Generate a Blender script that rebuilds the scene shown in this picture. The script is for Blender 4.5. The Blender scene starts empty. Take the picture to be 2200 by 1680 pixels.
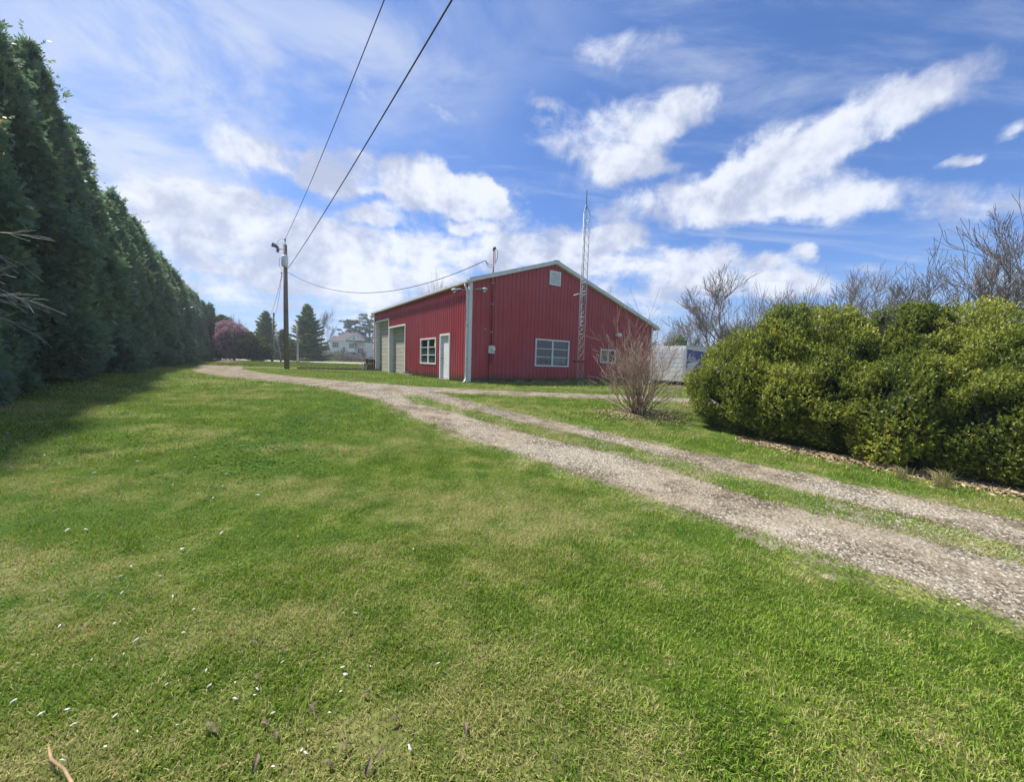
import bpy, math, random
import numpy as np
from mathutils import Matrix, Vector
PI = math.pi
rng = np.random.default_rng(11)
random.seed(5)
scene = bpy.context.scene
C = scene.collection

# ------------------------------------------------------------------ camera
CAMZ = 1.5
cam = bpy.data.objects.new('camera', bpy.data.cameras.new('camera'))
C.objects.link(cam); scene.camera = cam
cam.data.sensor_width = 36; cam.data.lens = 36*799.1/2200
cam.data.clip_start = .05; cam.data.clip_end = 3000
pt, rl = .0771, .03
fwd = Vector((0, math.cos(pt), -math.sin(pt))); up0 = Vector((0, math.sin(pt), math.cos(pt))); r0 = Vector((1, 0, 0))
R = math.cos(rl)*r0 + math.sin(rl)*up0; U = math.cos(rl)*up0 - math.sin(rl)*r0
m = Matrix((R, U, -fwd)).transposed().to_4x4(); m.translation = (0, 0, CAMZ)
cam.matrix_world = m

# ------------------------------------------------------------------ light
SUN = Vector((-.9, .42, 0)).normalized()           # towards the sun, on the ground
EL = math.radians(59)
sd = Vector((SUN.x*math.cos(EL), SUN.y*math.cos(EL), math.sin(EL)))
sl = bpy.data.lights.new('sun', 'SUN'); sl.energy = 3.9; sl.angle = math.radians(3); sl.color = (1, .95, .87)
so = bpy.data.objects.new('sun', sl); C.objects.link(so)
so.rotation_euler = sd.to_track_quat('Z', 'Y').to_euler()
so.location = (-20, 5, 40)
vs = scene.view_settings
vs.view_transform = 'Standard'; vs.look = 'None'; vs.gamma = 1; vs.use_curve_mapping = False
vs.exposure = 1.03

class NT:
    """small helper for node trees"""
    def __init__(s, t): s.t = t; s.n = t.nodes; s.l = t.links
    def new(s, ty, **k):
        n = s.n.new(ty)
        for a, b in k.items(): setattr(n, a, b)
        return n
    def set(s, n, i, v):
        if isinstance(v, bpy.types.NodeSocket): s.l.new(v, n.inputs[i])
        elif v is not None: n.inputs[i].default_value = v
    def math(s, op, a, b=None, c=None, clamp=False):
        n = s.new('ShaderNodeMath', operation=op, use_clamp=clamp)
        for i, v in enumerate((a, b, c)): s.set(n, i, v)
        return n.outputs[0]
    def vmath(s, op, a, b=None):
        n = s.new('ShaderNodeVectorMath', operation=op)
        s.set(n, 0, a); s.set(n, 1, b)
        return n.outputs['Value'] if op in ('LENGTH', 'DOT_PRODUCT') else n.outputs[0]
    def noise(s, vec, scale, detail=4, rough=.55, dist=0):
        n = s.new('ShaderNodeTexNoise'); s.set(n, 'Vector', vec)
        s.set(n, 'Scale', scale); s.set(n, 'Detail', detail); s.set(n, 'Roughness', rough); s.set(n, 'Distortion', dist)
        return n.outputs['Fac']
    def smooth(s, v, a, b, lo=0., hi=1.):
        n = s.new('ShaderNodeMapRange', interpolation_type='SMOOTHSTEP')
        for i, x in enumerate((v, a, b, lo, hi)): s.set(n, i, x)
        return n.outputs[0]
    def mix(s, f, a, b, mode='MIX'):
        n = s.new('ShaderNodeMix', data_type='RGBA', blend_type=mode)
        s.set(n, 0, f)
        s.set(n, 6, (*a, 1) if isinstance(a, tuple) and len(a) == 3 else a)
        s.set(n, 7, (*b, 1) if isinstance(b, tuple) and len(b) == 3 else b)
        return n.outputs[2]
    def mapping(s, vec, loc=(0, 0, 0), rot=(0, 0, 0), sc=(1, 1, 1), ty='POINT'):
        n = s.new('ShaderNodeMapping', vector_type=ty); s.set(n, 0, vec)
        n.inputs[1].default_value = loc; n.inputs[2].default_value = rot; n.inputs[3].default_value = sc
        return n.outputs[0]

# ------------------------------------------------------------------ world: sky and clouds by direction
CU = [(-0.419, 0.471, 0.443, 0.078, -0.174, 1.45), (-0.124, 0.422, 0.156, 0.045, -0.344, 0.8), (-0.718, 0.328, 0.517, 0.108, -0.228, 1.1), (-0.837, 0.395, 0.181, 0.035, -0.022, 0.8), (-0.623, 0.2, 0.687, 0.152, -0.039, 0.62), (-0.377, 0.362, 0.109, 0.024, -0.107, 0.8), (-0.122, 0.351, 0.067, 0.021, 0.029, 0.7), (0.074, 0.298, 0.366, 0.065, -0.005, .95), (0.254, 0.588, 0.24, 0.12, 0.331, 0.82), (0.429, 0.649, 0.126, 0.064, 0.539, 0.6), (0.318, 0.521, 0.132, 0.046, 0.029, 0.7), (0.647, 0.444, 0.502, 0.073, 0.114, 1.15), (0.902, 0.657, 0.43, 0.085, 0.405, .88), (0.699, 0.543, 0.302, 0.082, 0.371, 0.75), (1.164, 0.553, 0.058, 0.021, 0.287, 0.9), (1.262, 0.628, 0.09, 0.033, 0.465, 0.7), (1.249, 0.456, 0.247, 0.071, 0.201, 0.55), (0.767, 0.318, 0.058, 0.029, 0.029, 0.9), (0.552, 0.264, 0.233, 0.072, -0.073, 1.0), (0.267, 0.345, 0.085, 0.028, 0.029, 0.7), (0.3, 0.179, 0.467, 0.085, 0.03, 0.42), (-0.211, 0.62, 0.07, 0.023, -0.476, 0.35), (-0.246, 0.522, 0.071, 0.023, -0.393, 0.4), (0.267, 0.8, 0.151, 0.066, 0.192, 0.38), (0.084, 0.667, 0.059, 0.028, -0.302, 0.4), (-0.057, 0.192, 0.86, 0.097, -0.005, 0.28), (0.97, 0.247, 0.486, 0.06, 0.081, 0.45)]
CI = [(-1.052, 0.674, 0.476, 0.356, -0.489, 1.0), (-0.554, 0.722, 0.487, 0.262, -0.306, 0.75), (-0.944, 0.45, 0.304, 0.108, -0.404, 0.7), (-0.144, 0.832, 0.35, 0.175, 0.028, 0.35)]
W = bpy.data.worlds.new('World'); scene.world = W; W.use_nodes = True
w = NT(W.node_tree); w.n.clear()
out = w.new('ShaderNodeOutputWorld'); bg = w.new('ShaderNodeBackground'); w.l.new(bg.outputs[0], out.inputs[0])
sky = w.new('ShaderNodeTexSky', sky_type='NISHITA'); sky.sun_disc = False
sky.sun_elevation = EL; sky.sun_rotation = math.atan2(SUN.x, SUN.y)
sky.altitude = 200; sky.air_density = 1.0; sky.dust_density = .6; sky.ozone_density = 3.0
BG = .081
bg.inputs[1].default_value = BG
geo = w.new('ShaderNodeTexCoord').outputs['Generated']
sep = w.new('ShaderNodeSeparateXYZ'); w.l.new(geo, sep.inputs[0])
dx, dy, dz = sep.outputs
ys = w.math('MAXIMUM', dy, .05)
ga = w.math('DIVIDE', dx, ys); gb = w.math('DIVIDE', dz, ys)
zz = w.math('ADD', w.math('MAXIMUM', dz, 0.), .12)
cmb = w.new('ShaderNodeCombineXYZ'); w.set(cmb, 0, w.math('DIVIDE', dx, zz)); w.set(cmb, 1, w.math('DIVIDE', dy, zz))
plane = cmb.outputs[0]
cg = w.new('ShaderNodeCombineXYZ'); w.set(cg, 0, ga); w.set(cg, 1, gb); gn = cg.outputs[0]
# warp the coordinates so that the ellipses below never show as ellipses
wn = w.new('ShaderNodeTexNoise'); w.set(wn, 'Vector', geo); w.set(wn, 'Scale', 5.5); w.set(wn, 'Detail', 5); w.set(wn, 'Roughness', .6)
wv = w.vmath('MULTIPLY', w.vmath('SUBTRACT', wn.outputs['Color'], (.5, .5, .5)), (.26, .15, 0))
gw = w.vmath('ADD', gn, wv)
def blobs(lst, vec):
    acc = None
    for (a, b, rx, ry, an, wt) in lst:
        mp = w.mapping(vec, (a, b, 0), (0, 0, an), (rx, ry, 1), 'TEXTURE')
        v = w.smooth(w.vmath('LENGTH', mp), 1.35, .25, 0., wt)
        acc = v if acc is None else w.math('ADD', acc, v)
    return acc
front = w.smooth(dy, .15, .4)
cu = w.math('MINIMUM', blobs(CU, gw), 1.06)
cu = w.math('MULTIPLY', cu, front)
rest = w.math('MULTIPLY', w.math('SUBTRACT', 1., front), .46)
n1 = w.noise(w.mapping(plane, sc=(1.0, 1.6, 1)), 1.7, 9, .6, .3)
n2 = w.noise(geo, 8, 8, .66, .4)
fld = w.math('ADD', w.math('ADD', cu, rest), w.math('MULTIPLY', w.math('SUBTRACT', n1, .5), 1.35))
fld = w.math('ADD', fld, w.math('MULTIPLY', w.math('SUBTRACT', n2, .5), 1.9))
cmask = w.smooth(fld, .27, 1.02)
n3 = w.noise(w.mapping(geo, rot=(0, .5, .3), sc=(1, 1, 2.5)), 2.6, 7, .6, .6)
ci = w.math('MULTIPLY', w.math('ADD', w.math('MULTIPLY', blobs(CI, gn), front), w.math('MULTIPLY', w.math('SUBTRACT', 1., front), .35)), w.smooth(n3, .36, .66, .12, 1.))
ci = w.math('MULTIPLY', w.math('MINIMUM', ci, 1.), .85)
faint = w.smooth(w.noise(w.mapping(plane, rot=(0, 0, .6), sc=(.7, 2.6, 1)), 1.3, 8, .65, .5), .46, .78, 0., .46)
ci = w.math('MAXIMUM', ci, faint)
def relief(scale, step, det):
    a_ = w.noise(geo, scale, det, .58, .3); b_ = w.noise(w.vmath('ADD', geo, step), scale, det, .58, .3)
    return w.math('SUBTRACT', a_, b_)
lum = w.math('ADD', w.math('MULTIPLY', relief(5., (-.035, .0, .055), 5), 2.6), w.math('MULTIPLY', relief(13., (-.012, .0, .02), 5), 1.2))
lum = w.smooth(w.math('ADD', lum, w.math('MULTIPLY', fld, .28)), -.28, .62)
ccol = w.mix(lum, (3.2, 3.55, 4.6), (5.7, 5.95, 6.55))
# blue of the open sky, a touch deeper overhead and paler at the horizon as air makes it
skyc = w.mix(1., sky.outputs[0], (.54, .73, 1.03), 'MULTIPLY')
hz = w.smooth(dz, .26, -.02, 0., .75)
skyc = w.mix(hz, skyc, (2.3, 3.15, 4.8))
c1 = w.mix(ci, skyc, (4.3, 4.75, 5.7))
opac = w.math('MULTIPLY', cmask, .93)
fin = w.mix(opac, c1, ccol)
w.l.new(fin, bg.inputs[0])

# ------------------------------------------------------------------ materials
MATS = {}
def mat(name):
    mt = bpy.data.materials.new(name); mt.use_nodes = True; t = NT(mt.node_tree); t.n.clear()
    o = t.new('ShaderNodeOutputMaterial'); b = t.new('ShaderNodeBsdfPrincipled'); t.l.new(b.outputs[0], o.inputs[0])
    MATS[name] = mt
    return mt, t, b, o
def posn(t): return t.new('ShaderNodeNewGeometry').outputs['Position']
def objc(t): return t.new('ShaderNodeTexCoord').outputs['Object']
def attr(t, nm='rnd'):
    return t.new('ShaderNodeAttribute', attribute_name=nm).outputs['Fac']
def bump(t, b, h, s=.3, d=.01):
    n = t.new('ShaderNodeBump'); t.set(n, 'Height', h); n.inputs['Strength'].default_value = s; n.inputs['Distance'].default_value = d
    t.l.new(n.outputs[0], b.inputs['Normal'])
def simple(name, c1_, c2_, scale=6, rough=.7, metal=0, bmp=0, vec=None, detail=5, stretch=(1, 1, 1), spec=.3):
    mt, t, b, o = mat(name)
    v = t.mapping(objc(t), sc=stretch)
    n = t.noise(v, scale, detail, .6)
    t.set(b, 'Base Color', t.mix(t.smooth(n, .3, .7), c1_, c2_))
    b.inputs['Roughness'].default_value = rough; b.inputs['Metallic'].default_value = metal
    b.inputs['Specular IOR Level'].default_value = spec
    if bmp: bump(t, b, n, bmp)
    return mt
def leafmat(name, cols, clump=1.2, trans=.25, rough=.5, spec=.25, tint=None):
    """leaf colours picked by a per-leaf value and a slow change through the crown"""
    mt, t, b, o = mat(name)
    r = attr(t); n = t.noise(posn(t), clump, 3)
    f = t.math('ADD', t.math('MULTIPLY', r, .55), t.math('MULTIPLY', n, .6))
    a = t.mix(t.smooth(f, .25, .6), cols[0], cols[1])
    a = t.mix(t.smooth(f, .6, .95), a, cols[2])
    if tint: a = t.mix(t.smooth(t.noise(posn(t), 1.7, 5, .7), .55, .72, 0., .7), a, tint)
    t.set(b, 'Base Color', a); b.inputs['Roughness'].default_value = rough; b.inputs['Specular IOR Level'].default_value = spec
    tr = t.new('ShaderNodeBsdfTranslucent'); t.set(tr, 'Color', t.mix(1., a, (1.5, 1.5, .8), 'MULTIPLY'))
    mx = t.new('ShaderNodeMixShader'); mx.inputs[0].default_value = trans
    t.l.new(b.outputs[0], mx.inputs[1]); t.l.new(tr.outputs[0], mx.inputs[2]); t.l.new(mx.outputs[0], o.inputs[0])
    return mt

def lawn_color(t, r=None):
    p = posn(t)
    q = t.mapping(p, rot=(0, 0, math.radians(53)), sc=(.38, 1.0, 1))     # streaks run along the drive, as mown
    n_a = t.noise(q, .85, 4, .6); n_b = t.noise(p, 2.6, 5, .65); n_c = t.noise(p, .22, 3, .5)
    g = t.mix(t.smooth(n_b, .3, .7), (.066, .142, .009), (.175, .275, .020))
    g = t.mix(t.smooth(n_c, .35, .65, 0., .55), g, (.10, .205, .030))
    straw = t.smooth(t.math('ADD', t.math('MULTIPLY', n_a, .65), t.math('MULTIPLY', n_b, .4)), .47, .66)
    s = t.mix(n_b, (.30, .30, .075), (.58, .50, .24))
    if r is not None:
        k = t.math('ADD', t.math('MULTIPLY', straw, .66), .10)
        dry = t.smooth(t.math('SUBTRACT', k, r), -.05, .05)
        g = t.mix(t.smooth(r, .0, 1.), g, (.27, .39, .045))
        c = t.mix(dry, g, s)
        return c
    return t.mix(t.math('MULTIPLY', straw, .6), g, s)
mt, t, b, o = mat('grass_blade')
c = lawn_color(t, attr(t)); t.set(b, 'Base Color', c); b.inputs['Roughness'].default_value = .55; b.inputs['Specular IOR Level'].default_value = .25
tr = t.new('ShaderNodeBsdfTranslucent'); t.set(tr, 'Color', c); mx = t.new('ShaderNodeMixShader'); mx.inputs[0].default_value = .3
t.l.new(b.outputs[0], mx.inputs[1]); t.l.new(tr.outputs[0], mx.inputs[2]); t.l.new(mx.outputs[0], o.inputs[0])
mt, t, b, o = mat('turf')
p = posn(t); fine = t.noise(p, 38, 4, .7)
c = lawn_color(t)
c = t.mix(t.smooth(fine, .35, .7, .55, .0), c, (.028, .036, .012), 'MIX')
c = t.mix(1., c, (.78, .78, .78), 'MULTIPLY')
# far meadow: paler and yellower beyond the pole
sp = t.new('ShaderNodeSeparateXYZ'); t.l.new(p, sp.inputs[0])
far = t.smooth(t.math('ADD', sp.outputs[1], t.math('MULTIPLY', t.noise(p, .3, 4), 4.)), 28., 31.)
far = t.math('MULTIPLY', far, t.smooth(sp.outputs[0], -22., -18.))
c = t.mix(far, c, t.mix(t.noise(t.mapping(p, sc=(.5, 1, 1)), 1.5, 5, .7), (.08, .13, .03), (.22, .24, .085)))
t.set(b, 'Base Color', c); b.inputs['Roughness'].default_value = .9; b.inputs['Specular IOR Level'].default_value = .1
bump(t, b, t.noise(p, 25, 5, .75), .8, .05)

mt, t, b, o = mat('gravel_ground')
p = posn(t)
vor = t.new('ShaderNodeTexVoronoi'); t.set(vor, 'Vector', p); t.set(vor, 'Scale', 34.); 
n_a = t.noise(p, 1.6, 5, .65); n_b = t.noise(p, 14, 5, .7)
c = t.mix(t.smooth(n_a, .40, .60), (.10, .078, .052), (.25, .21, .15))
c = t.mix(t.smooth(vor.outputs['Color'], .3, .9, 0., .45), c, (.42, .37, .28))
c = t.mix(t.smooth(n_b, .5, .75, 0., .6), c, (.095, .072, .046))
worn = t.math('ADD', attr(t, 'rnd'), t.math('MULTIPLY', t.math('SUBTRACT', t.noise(p, 5.5, 6, .7), .5), 1.3))
worn = t.math('ADD', worn, t.math('MULTIPLY', t.math('SUBTRACT', t.noise(p, 1.5, 4, .6), .46), 1.5))
turf = t.mix(t.smooth(t.noise(p, 30, 4, .7), .35, .7), (.055, .062, .02), lawn_color(t))
c = t.mix(t.smooth(worn, .12, .5), turf, c)
t.set(b, 'Base Color', c); b.inputs['Roughness'].default_value = .95; b.inputs['Specular IOR Level'].default_value = .1
bump(t, b, t.math('ADD', vor.outputs['Distance'], n_b), .9, .02)
mt, t, b, o = mat('stone')
t.set(b, 'Base Color', t.mix(attr(t), (.10, .085, .062), (.47, .43, .345))); b.inputs['Roughness'].default_value = .9
mt, t, b, o = mat('litter')
t.set(b, 'Base Color', t.mix(attr(t), (.17, .11, .06), (.52, .42, .25))); b.inputs['Roughness'].default_value = .9

def siding(name, cA, cB, fade):
    mt, t, b, o = mat(name)
    v = objc(t)
    st = t.noise(t.mapping(v, sc=(5, 5, .35)), 2.2, 6, .65); big = t.noise(v, .55, 4)
    c = t.mix(t.smooth(st, .3, .75), cA, cB)
    c = t.mix(t.smooth(big, .35, .7, 0., .75), c, fade)
    s = t.new('ShaderNodeSeparateXYZ'); t.l.new(v, s.inputs[0])
    # algae low on the wall, worn in ragged patches
    lo = t.math('ADD', s.outputs[2], t.math('MULTIPLY', t.noise(v, 1.3, 5, .7), -.75))
    alg = t.smooth(lo, .02, -.28, 0., .8)
    c = t.mix(alg, c, (.055, .075, .02))
    dr = t.smooth(t.noise(t.mapping(v, sc=(14, 14, .9)), 1.2, 3, .5), .72, .8, 0., .35)
    c = t.mix(t.math('MULTIPLY', dr, t.smooth(s.outputs[2], 1.6, .3)), c, (.5, .34, .30))
    t.set(b, 'Base Color', c); t.set(b, 'Roughness', t.smooth(st, .2, .8, .42, .62)); b.inputs['Specular IOR Level'].default_value = .4
    bump(t, b, t.noise(v, 3, 3), .12, .01)
siding('red_siding', (.34, .038, .048), (.43, .062, .070), (.37, .080, .100))
simple('white_paint', (.62, .64, .66), (.76, .77, .78), 5, .5)
simple('trim_grey', (.58, .60, .62), (.70, .71, .71), 3, .45)
simple('roof_metal', (.50, .53, .56), (.62, .65, .67), 2, .38, .3)
simple('concrete', (.16, .15, .12), (.34, .32, .28), 5, .9, bmp=.4)
simple('mossy_concrete', (.055, .065, .025), (.24, .225, .18), 3.2, .95, bmp=.5)
simple('board', (.36, .335, .27), (.50, .47, .40), 3.5, .75, stretch=(1, .5, 6), bmp=.15)
simple('old_wood', (.12, .105, .085), (.25, .225, .19), 5, .85, stretch=(4, 4, .5), bmp=.4)
simple('dark_wood', (.035, .028, .022), (.10, .08, .06), 7, .85, stretch=(3, 3, .6), bmp=.4)
simple('galvanised', (.34, .36, .38), (.48, .50, .52), 14, .5, .15)
simple('dull_metal', (.10, .11, .12), (.20, .21, .22), 9, .5, .4)
simple('black_rubber', (.012, .012, .014), (.03, .03, .03), 9, .7)
simple('bark_grey', (.11, .092, .078), (.23, .20, .17), 6, .9, bmp=.3)
simple('bark_pale', (.20, .19, .165), (.38, .355, .32), 6, .9, bmp=.3)
simple('bark_bush', (.20, .135, .10), (.50, .38, .29), 2.6, .85)
simple('conduit_red', (.17, .014, .03), (.24, .03, .045), 6, .5)
simple('yellow_paper', (.75, .50, .03), (.85, .62, .08), 6, .6)
simple('pale_backing', (.16, .17, .15), (.26, .26, .23), 3, .8, stretch=(1, 1, 8))
simple('house_paint', (.58, .58, .60), (.72, .72, .73), 2, .6)
simple('shingle', (.085, .075, .085), (.15, .13, .14), 3, .9)
simple('shutter', (.06, .065, .075), (.10, .10, .11), 5, .6)
simple('car_paint', (.035, .05, .055), (.05, .065, .07), 3, .25, .3, spec=.5)
simple('truck_white', (.76, .76, .75), (.84, .84, .83), 1.3, .5)
simple('truck_blue', (.022, .05, .27), (.035, .075, .36), 1.5, .4)
simple('letter_pale', (.55, .62, .74), (.66, .70, .78), 4, .5)
simple('road_pale', (.36, .34, .31), (.46, .44, .40), 2, .9)
simple('chip_pale', (.55, .55, .48), (.74, .74, .66), 20, .8)
simple('dead_leaf', (.08, .06, .04), (.24, .19, .125), 25, .8)
simple('stick_wood', (.24, .15, .075), (.42, .29, .16), 14, .8, stretch=(1, 1, 1))
simple('straw', (.35, .32, .12), (.52, .46, .22), 6, .8)
simple('blossom', (.62, .50, .22), (.8, .72, .42), 12, .6)
simple('ceramic', (.25, .20, .17), (.32, .26, .22), 5, .3)
simple('lens', (.6, .6, .58), (.7, .7, .68), 5, .2)
mt, t, b, o = mat('glass')
b.inputs['Base Color'].default_value = (.035, .042, .045, 1); b.inputs['Roughness'].default_value = .04; b.inputs['Specular IOR Level'].default_value = .9
bump(t, b, t.noise(objc(t), 1.5, 2), .12, .02)
mt, t, b, o = mat('window_glass')
gl = t.new('ShaderNodeBsdfGlossy'); gl.inputs['Roughness'].default_value = .03; gl.inputs[0].default_value = (.8, .85, .86, 1)
tp = t.new('ShaderNodeBsdfTransparent'); tp.inputs[0].default_value = (.72, .78, .76, 1)
fr = t.new('ShaderNodeFresnel'); fr.inputs[0].default_value = 1.5
bn = t.new('ShaderNodeBump'); t.set(bn, 'Height', t.noise(objc(t), 1.7, 2)); bn.inputs['Strength'].default_value = .25; bn.inputs['Distance'].default_value = .03
t.l.new(bn.outputs[0], gl.inputs['Normal'])
mx = t.new('ShaderNodeMixShader'); t.set(mx, 0, t.math('MULTIPLY', t.math('ADD', t.math('MULTIPLY', fr.outputs[0], 1.2), .05, clamp=True), t.math('SUBTRACT', 1., t.new('ShaderNodeNewGeometry').outputs['Backfacing'])))
t.l.new(tp.outputs[0], mx.inputs[1]); t.l.new(gl.outputs[0], mx.inputs[2]); t.l.new(mx.outputs[0], o.inputs[0])

leafmat('arborvitae_leaf', ((.062, .128, .105), (.125, .21, .15), (.21, .28, .17)), .9, .3, tint=(.15, .11, .06))
leafmat('arborvitae_top', ((.030, .052, .036), (.055, .085, .055), (.095, .10, .07)), .9, .2)
leafmat('hedge_leaf', ((.028, .060, .014), (.165, .200, .034), (.46, .47, .095)), 1.1, .3, .42, .35)  # darkest and palest colours stand for shaded and sunlit leaves
leafmat('spruce_leaf', ((.055, .12, .07), (.12, .20, .085), (.24, .30, .10)), .5, .25)
leafmat('pine_leaf', ((.045, .085, .07), (.08, .13, .10), (.13, .18, .12)), .5, .15)
leafmat('redbud_leaf', ((.19, .13, .20), (.31, .19, .32), (.44, .27, .45)), .5, .3)
leafmat('shade_leaf', ((.035, .065, .045), (.06, .095, .055), (.15, .17, .07)), .5, .2)
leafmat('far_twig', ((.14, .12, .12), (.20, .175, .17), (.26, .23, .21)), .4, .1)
simple('core_dark', (.012, .018, .010), (.024, .03, .016), 3, 1., spec=.05)  # solid crown filling, the shade inside painted as near-black
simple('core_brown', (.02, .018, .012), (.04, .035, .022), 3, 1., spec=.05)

# ------------------------------------------------------------------ object helpers
def tag(o, label=None, cat=None, group=None, kind=None):
    if label: o['label'] = label
    if cat: o['category'] = cat
    if group: o['group'] = group
    if kind: o['kind'] = kind
    return o
def empty(name, label, cat, loc=(0, 0, 0), rz=0, group=None):
    o = bpy.data.objects.new(name, None); C.objects.link(o); o.empty_display_size = .2
    o.location = loc; o.rotation_euler = (0, 0, rz)
    return tag(o, label, cat, group)
def link(name, me, parent=None):
    o = bpy.data.objects.new(name, me); C.objects.link(o)
    if parent is not None: o.parent = parent
    return o
def np_mesh(name, V, F, material, rnd=None, smooth=False):
    """V (n,3); F (m,k) faces with k corners each"""
    V = np.ascontiguousarray(V, dtype=np.float32); F = np.ascontiguousarray(F, dtype=np.int32)
    me = bpy.data.meshes.new(name); n, k = F.shape
    me.vertices.add(len(V)); me.vertices.foreach_set('co', V.ravel())
    me.loops.add(n*k); me.loops.foreach_set('vertex_index', F.ravel())
    me.polygons.add(n); me.polygons.foreach_set('loop_start', np.arange(0, n*k, k, dtype=np.int32))
    me.update(calc_edges=True)
    if smooth: me.polygons.foreach_set('use_smooth', np.ones(n, dtype=bool))
    if rnd is not None:
        a = me.attributes.new('rnd', 'FLOAT', 'POINT'); a.data.foreach_set('value', np.ascontiguousarray(rnd, dtype=np.float32))
    me.materials.append(MATS[material])
    return me
class MB:
    """collects boxes, prisms and tubes, then links them as one mesh object"""
    def __init__(s): s.v = []; s.f = []
    def box(s, a, b):
        (x0, y0, z0), (x1, y1, z1) = a, b; k = len(s.v)
        s.v += [(x, y, z) for z in (z0, z1) for (x, y) in ((x0, y0), (x1, y0), (x1, y1), (x0, y1))]
        s.f += [tuple(k+i for i in q) for q in ((3, 2, 1, 0), (4, 5, 6, 7), (0, 1, 5, 4), (1, 2, 6, 5), (2, 3, 7, 6), (3, 0, 4, 7))]
        return s
    def prism(s, poly, d):
        """poly: 3-D points; extruded by vector d"""
        k = len(s.v); n = len(poly)
        s.v += [tuple(p) for p in poly] + [tuple(p[i]+d[i] for i in range(3)) for p in poly]
        s.f += [tuple(range(k, k+n))[::-1], tuple(range(k+n, k+2*n))]
        s.f += [(k+i, k+(i+1) % n, k+n+(i+1) % n, k+n+i) for i in range(n)]
        return s
    def tube(s, pts, r, n=8, caps=True):
        pts = [Vector([float(c) for c in p]) for p in pts]; rs = [float(q) for q in r] if isinstance(r, (list, tuple)) else [float(r)]*len(pts); k = len(s.v)
        a = None
        for i, p in enumerate(pts):
            d = (pts[min(i+1, len(pts)-1)]-pts[max(i-1, 0)]).normalized()
            if a is None: a = d.orthogonal().normalized()
            a = (a-d*a.dot(d)).normalized(); bb = d.cross(a)
            s.v += [tuple(p+rs[i]*(math.cos(2*PI*j/n)*a+math.sin(2*PI*j/n)*bb)) for j in range(n)]
        for i in range(len(pts)-1):
            s.f += [(k+i*n+j, k+i*n+(j+1) % n, k+(i+1)*n+(j+1) % n, k+(i+1)*n+j) for j in range(n)]
        if caps: s.f += [tuple(range(k, k+n))[::-1], tuple(range(k+(len(pts)-1)*n, k+len(pts)*n))]
        return s
    def quad(s, *p):
        k = len(s.v); s.v += [tuple(q) for q in p]; s.f.append(tuple(range(k, k+len(p)))); return s
    def build(s, name, material, parent=None, smooth=False, bevel=0):
        me = bpy.data.meshes.new(name); me.from_pydata(s.v, [], s.f); me.update()
        me.materials.append(MATS[material])
        if smooth:
            me.polygons.foreach_set('use_smooth', [True]*len(me.polygons))
        o = link(name, me, parent)
        if bevel:
            bv = o.modifiers.new('bevel', 'BEVEL'); bv.width = bevel; bv.segments = 2; bv.limit_method = 'ANGLE'
        return o
def bx(name, a, b, material, parent=None, bevel=0): return MB().box(a, b).build(name, material, parent, bevel=bevel)

def ter(x, y):
    x = np.asarray(x, float); y = np.asarray(y, float)
    t_ = np.clip((y-2)/12, 0, 1); z = .575*t_*t_*(3-2*t_)
    a = np.clip((x-7)/3, 0, 1); b_ = np.clip((y-17)/5, 0, 1)
    z = z-.38*a*a*(3-2*a)*b_*b_*(3-2*b_)
    return z
def wav(P, scale, seed, k=7):
    """smooth pseudo-noise, about -1..1"""
    g = np.random.default_rng(seed); s = np.zeros(len(P))
    for i in range(k):
        d = g.normal(size=P.shape[1]); d /= np.linalg.norm(d)
        s += np.sin(P@d*scale*g.uniform(.6, 1.7)+g.uniform(0, 6.28))
    return s/math.sqrt(k)*.9

# ------------------------------------------------------------------ ground
def axis(lo, hi, mid0, mid1, st):
    a = list(np.arange(mid0, mid1+st, st)); x = mid0; d = st
    while x > lo: d *= 1.25; x -= d; a.insert(0, x)
    x = a[-1]; d = st
    while x < hi: d *= 1.25; x += d; a.append(x)
    return np.array(a)
gx, gy = axis(-300, 300, -24, 24, .6), axis(-60, 330, -6, 40, .6)
X, Y = np.meshgrid(gx, gy); Z = ter(X, Y)
V = np.stack([X.ravel(), Y.ravel(), Z.ravel()], 1); nx = len(gx)
ii = (np.arange(len(gy)-1)[:, None]*nx+np.arange(nx-1)[None]).ravel()
tag(link('ground', np_mesh('ground', V, np.stack([ii, ii+1, ii+nx+1, ii+nx], 1), 'turf', smooth=True)), kind='structure')

def resample(pl, st):
    pl = np.array(pl, float); d = np.r_[0, np.cumsum(np.hypot(*np.diff(pl, axis=0).T))]
    n = max(2, int(d[-1]/st)); tt = np.linspace(0, d[-1], n)
    return np.stack([np.interp(tt, d, pl[:, 0]), np.interp(tt, d, pl[:, 1])], 1)
LOW = [(-37.4, 50.0), (-36.4, 46.8), (-31.4, 38.8), (-25.06, 29.84), (-18.6, 22.4), (-17.6, 20.5), (-14.99, 17.57), (-10.77, 14.3), (-8.25, 13.1), (-5.6, 11.5), (-4.64, 10.73), (-3.44, 9.64), (-2.3, 8.17), (-1.49, 7.24), (-.84, 6.49), (-.32, 5.92), (.27, 5.48), (.75, 4.95), (1.35, 4.3), (1.9, 3.7), (2.35, 3.25), (2.68, 2.85), (3.03, 2.42), (3.4, 2.0), (4.0, 1.2), (4.7, .3), (5.6, -1.2)]
MAIN_LOW = LOW[:12]
MAIN_TOP = [(-33.9, 50.0), (-33.0, 45.95), (-28.5, 39), (-21.5, 29.31), (-16.77, 23.06), (-12.12, 18.22), (-9.38, 16.25), (-6.22, 14.16), (-4.1, 13.06), (-3.4, 12.5), (-2.9, 11.8), (-2.6, 11.3)]
L_LOW = LOW[10:]
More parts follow.
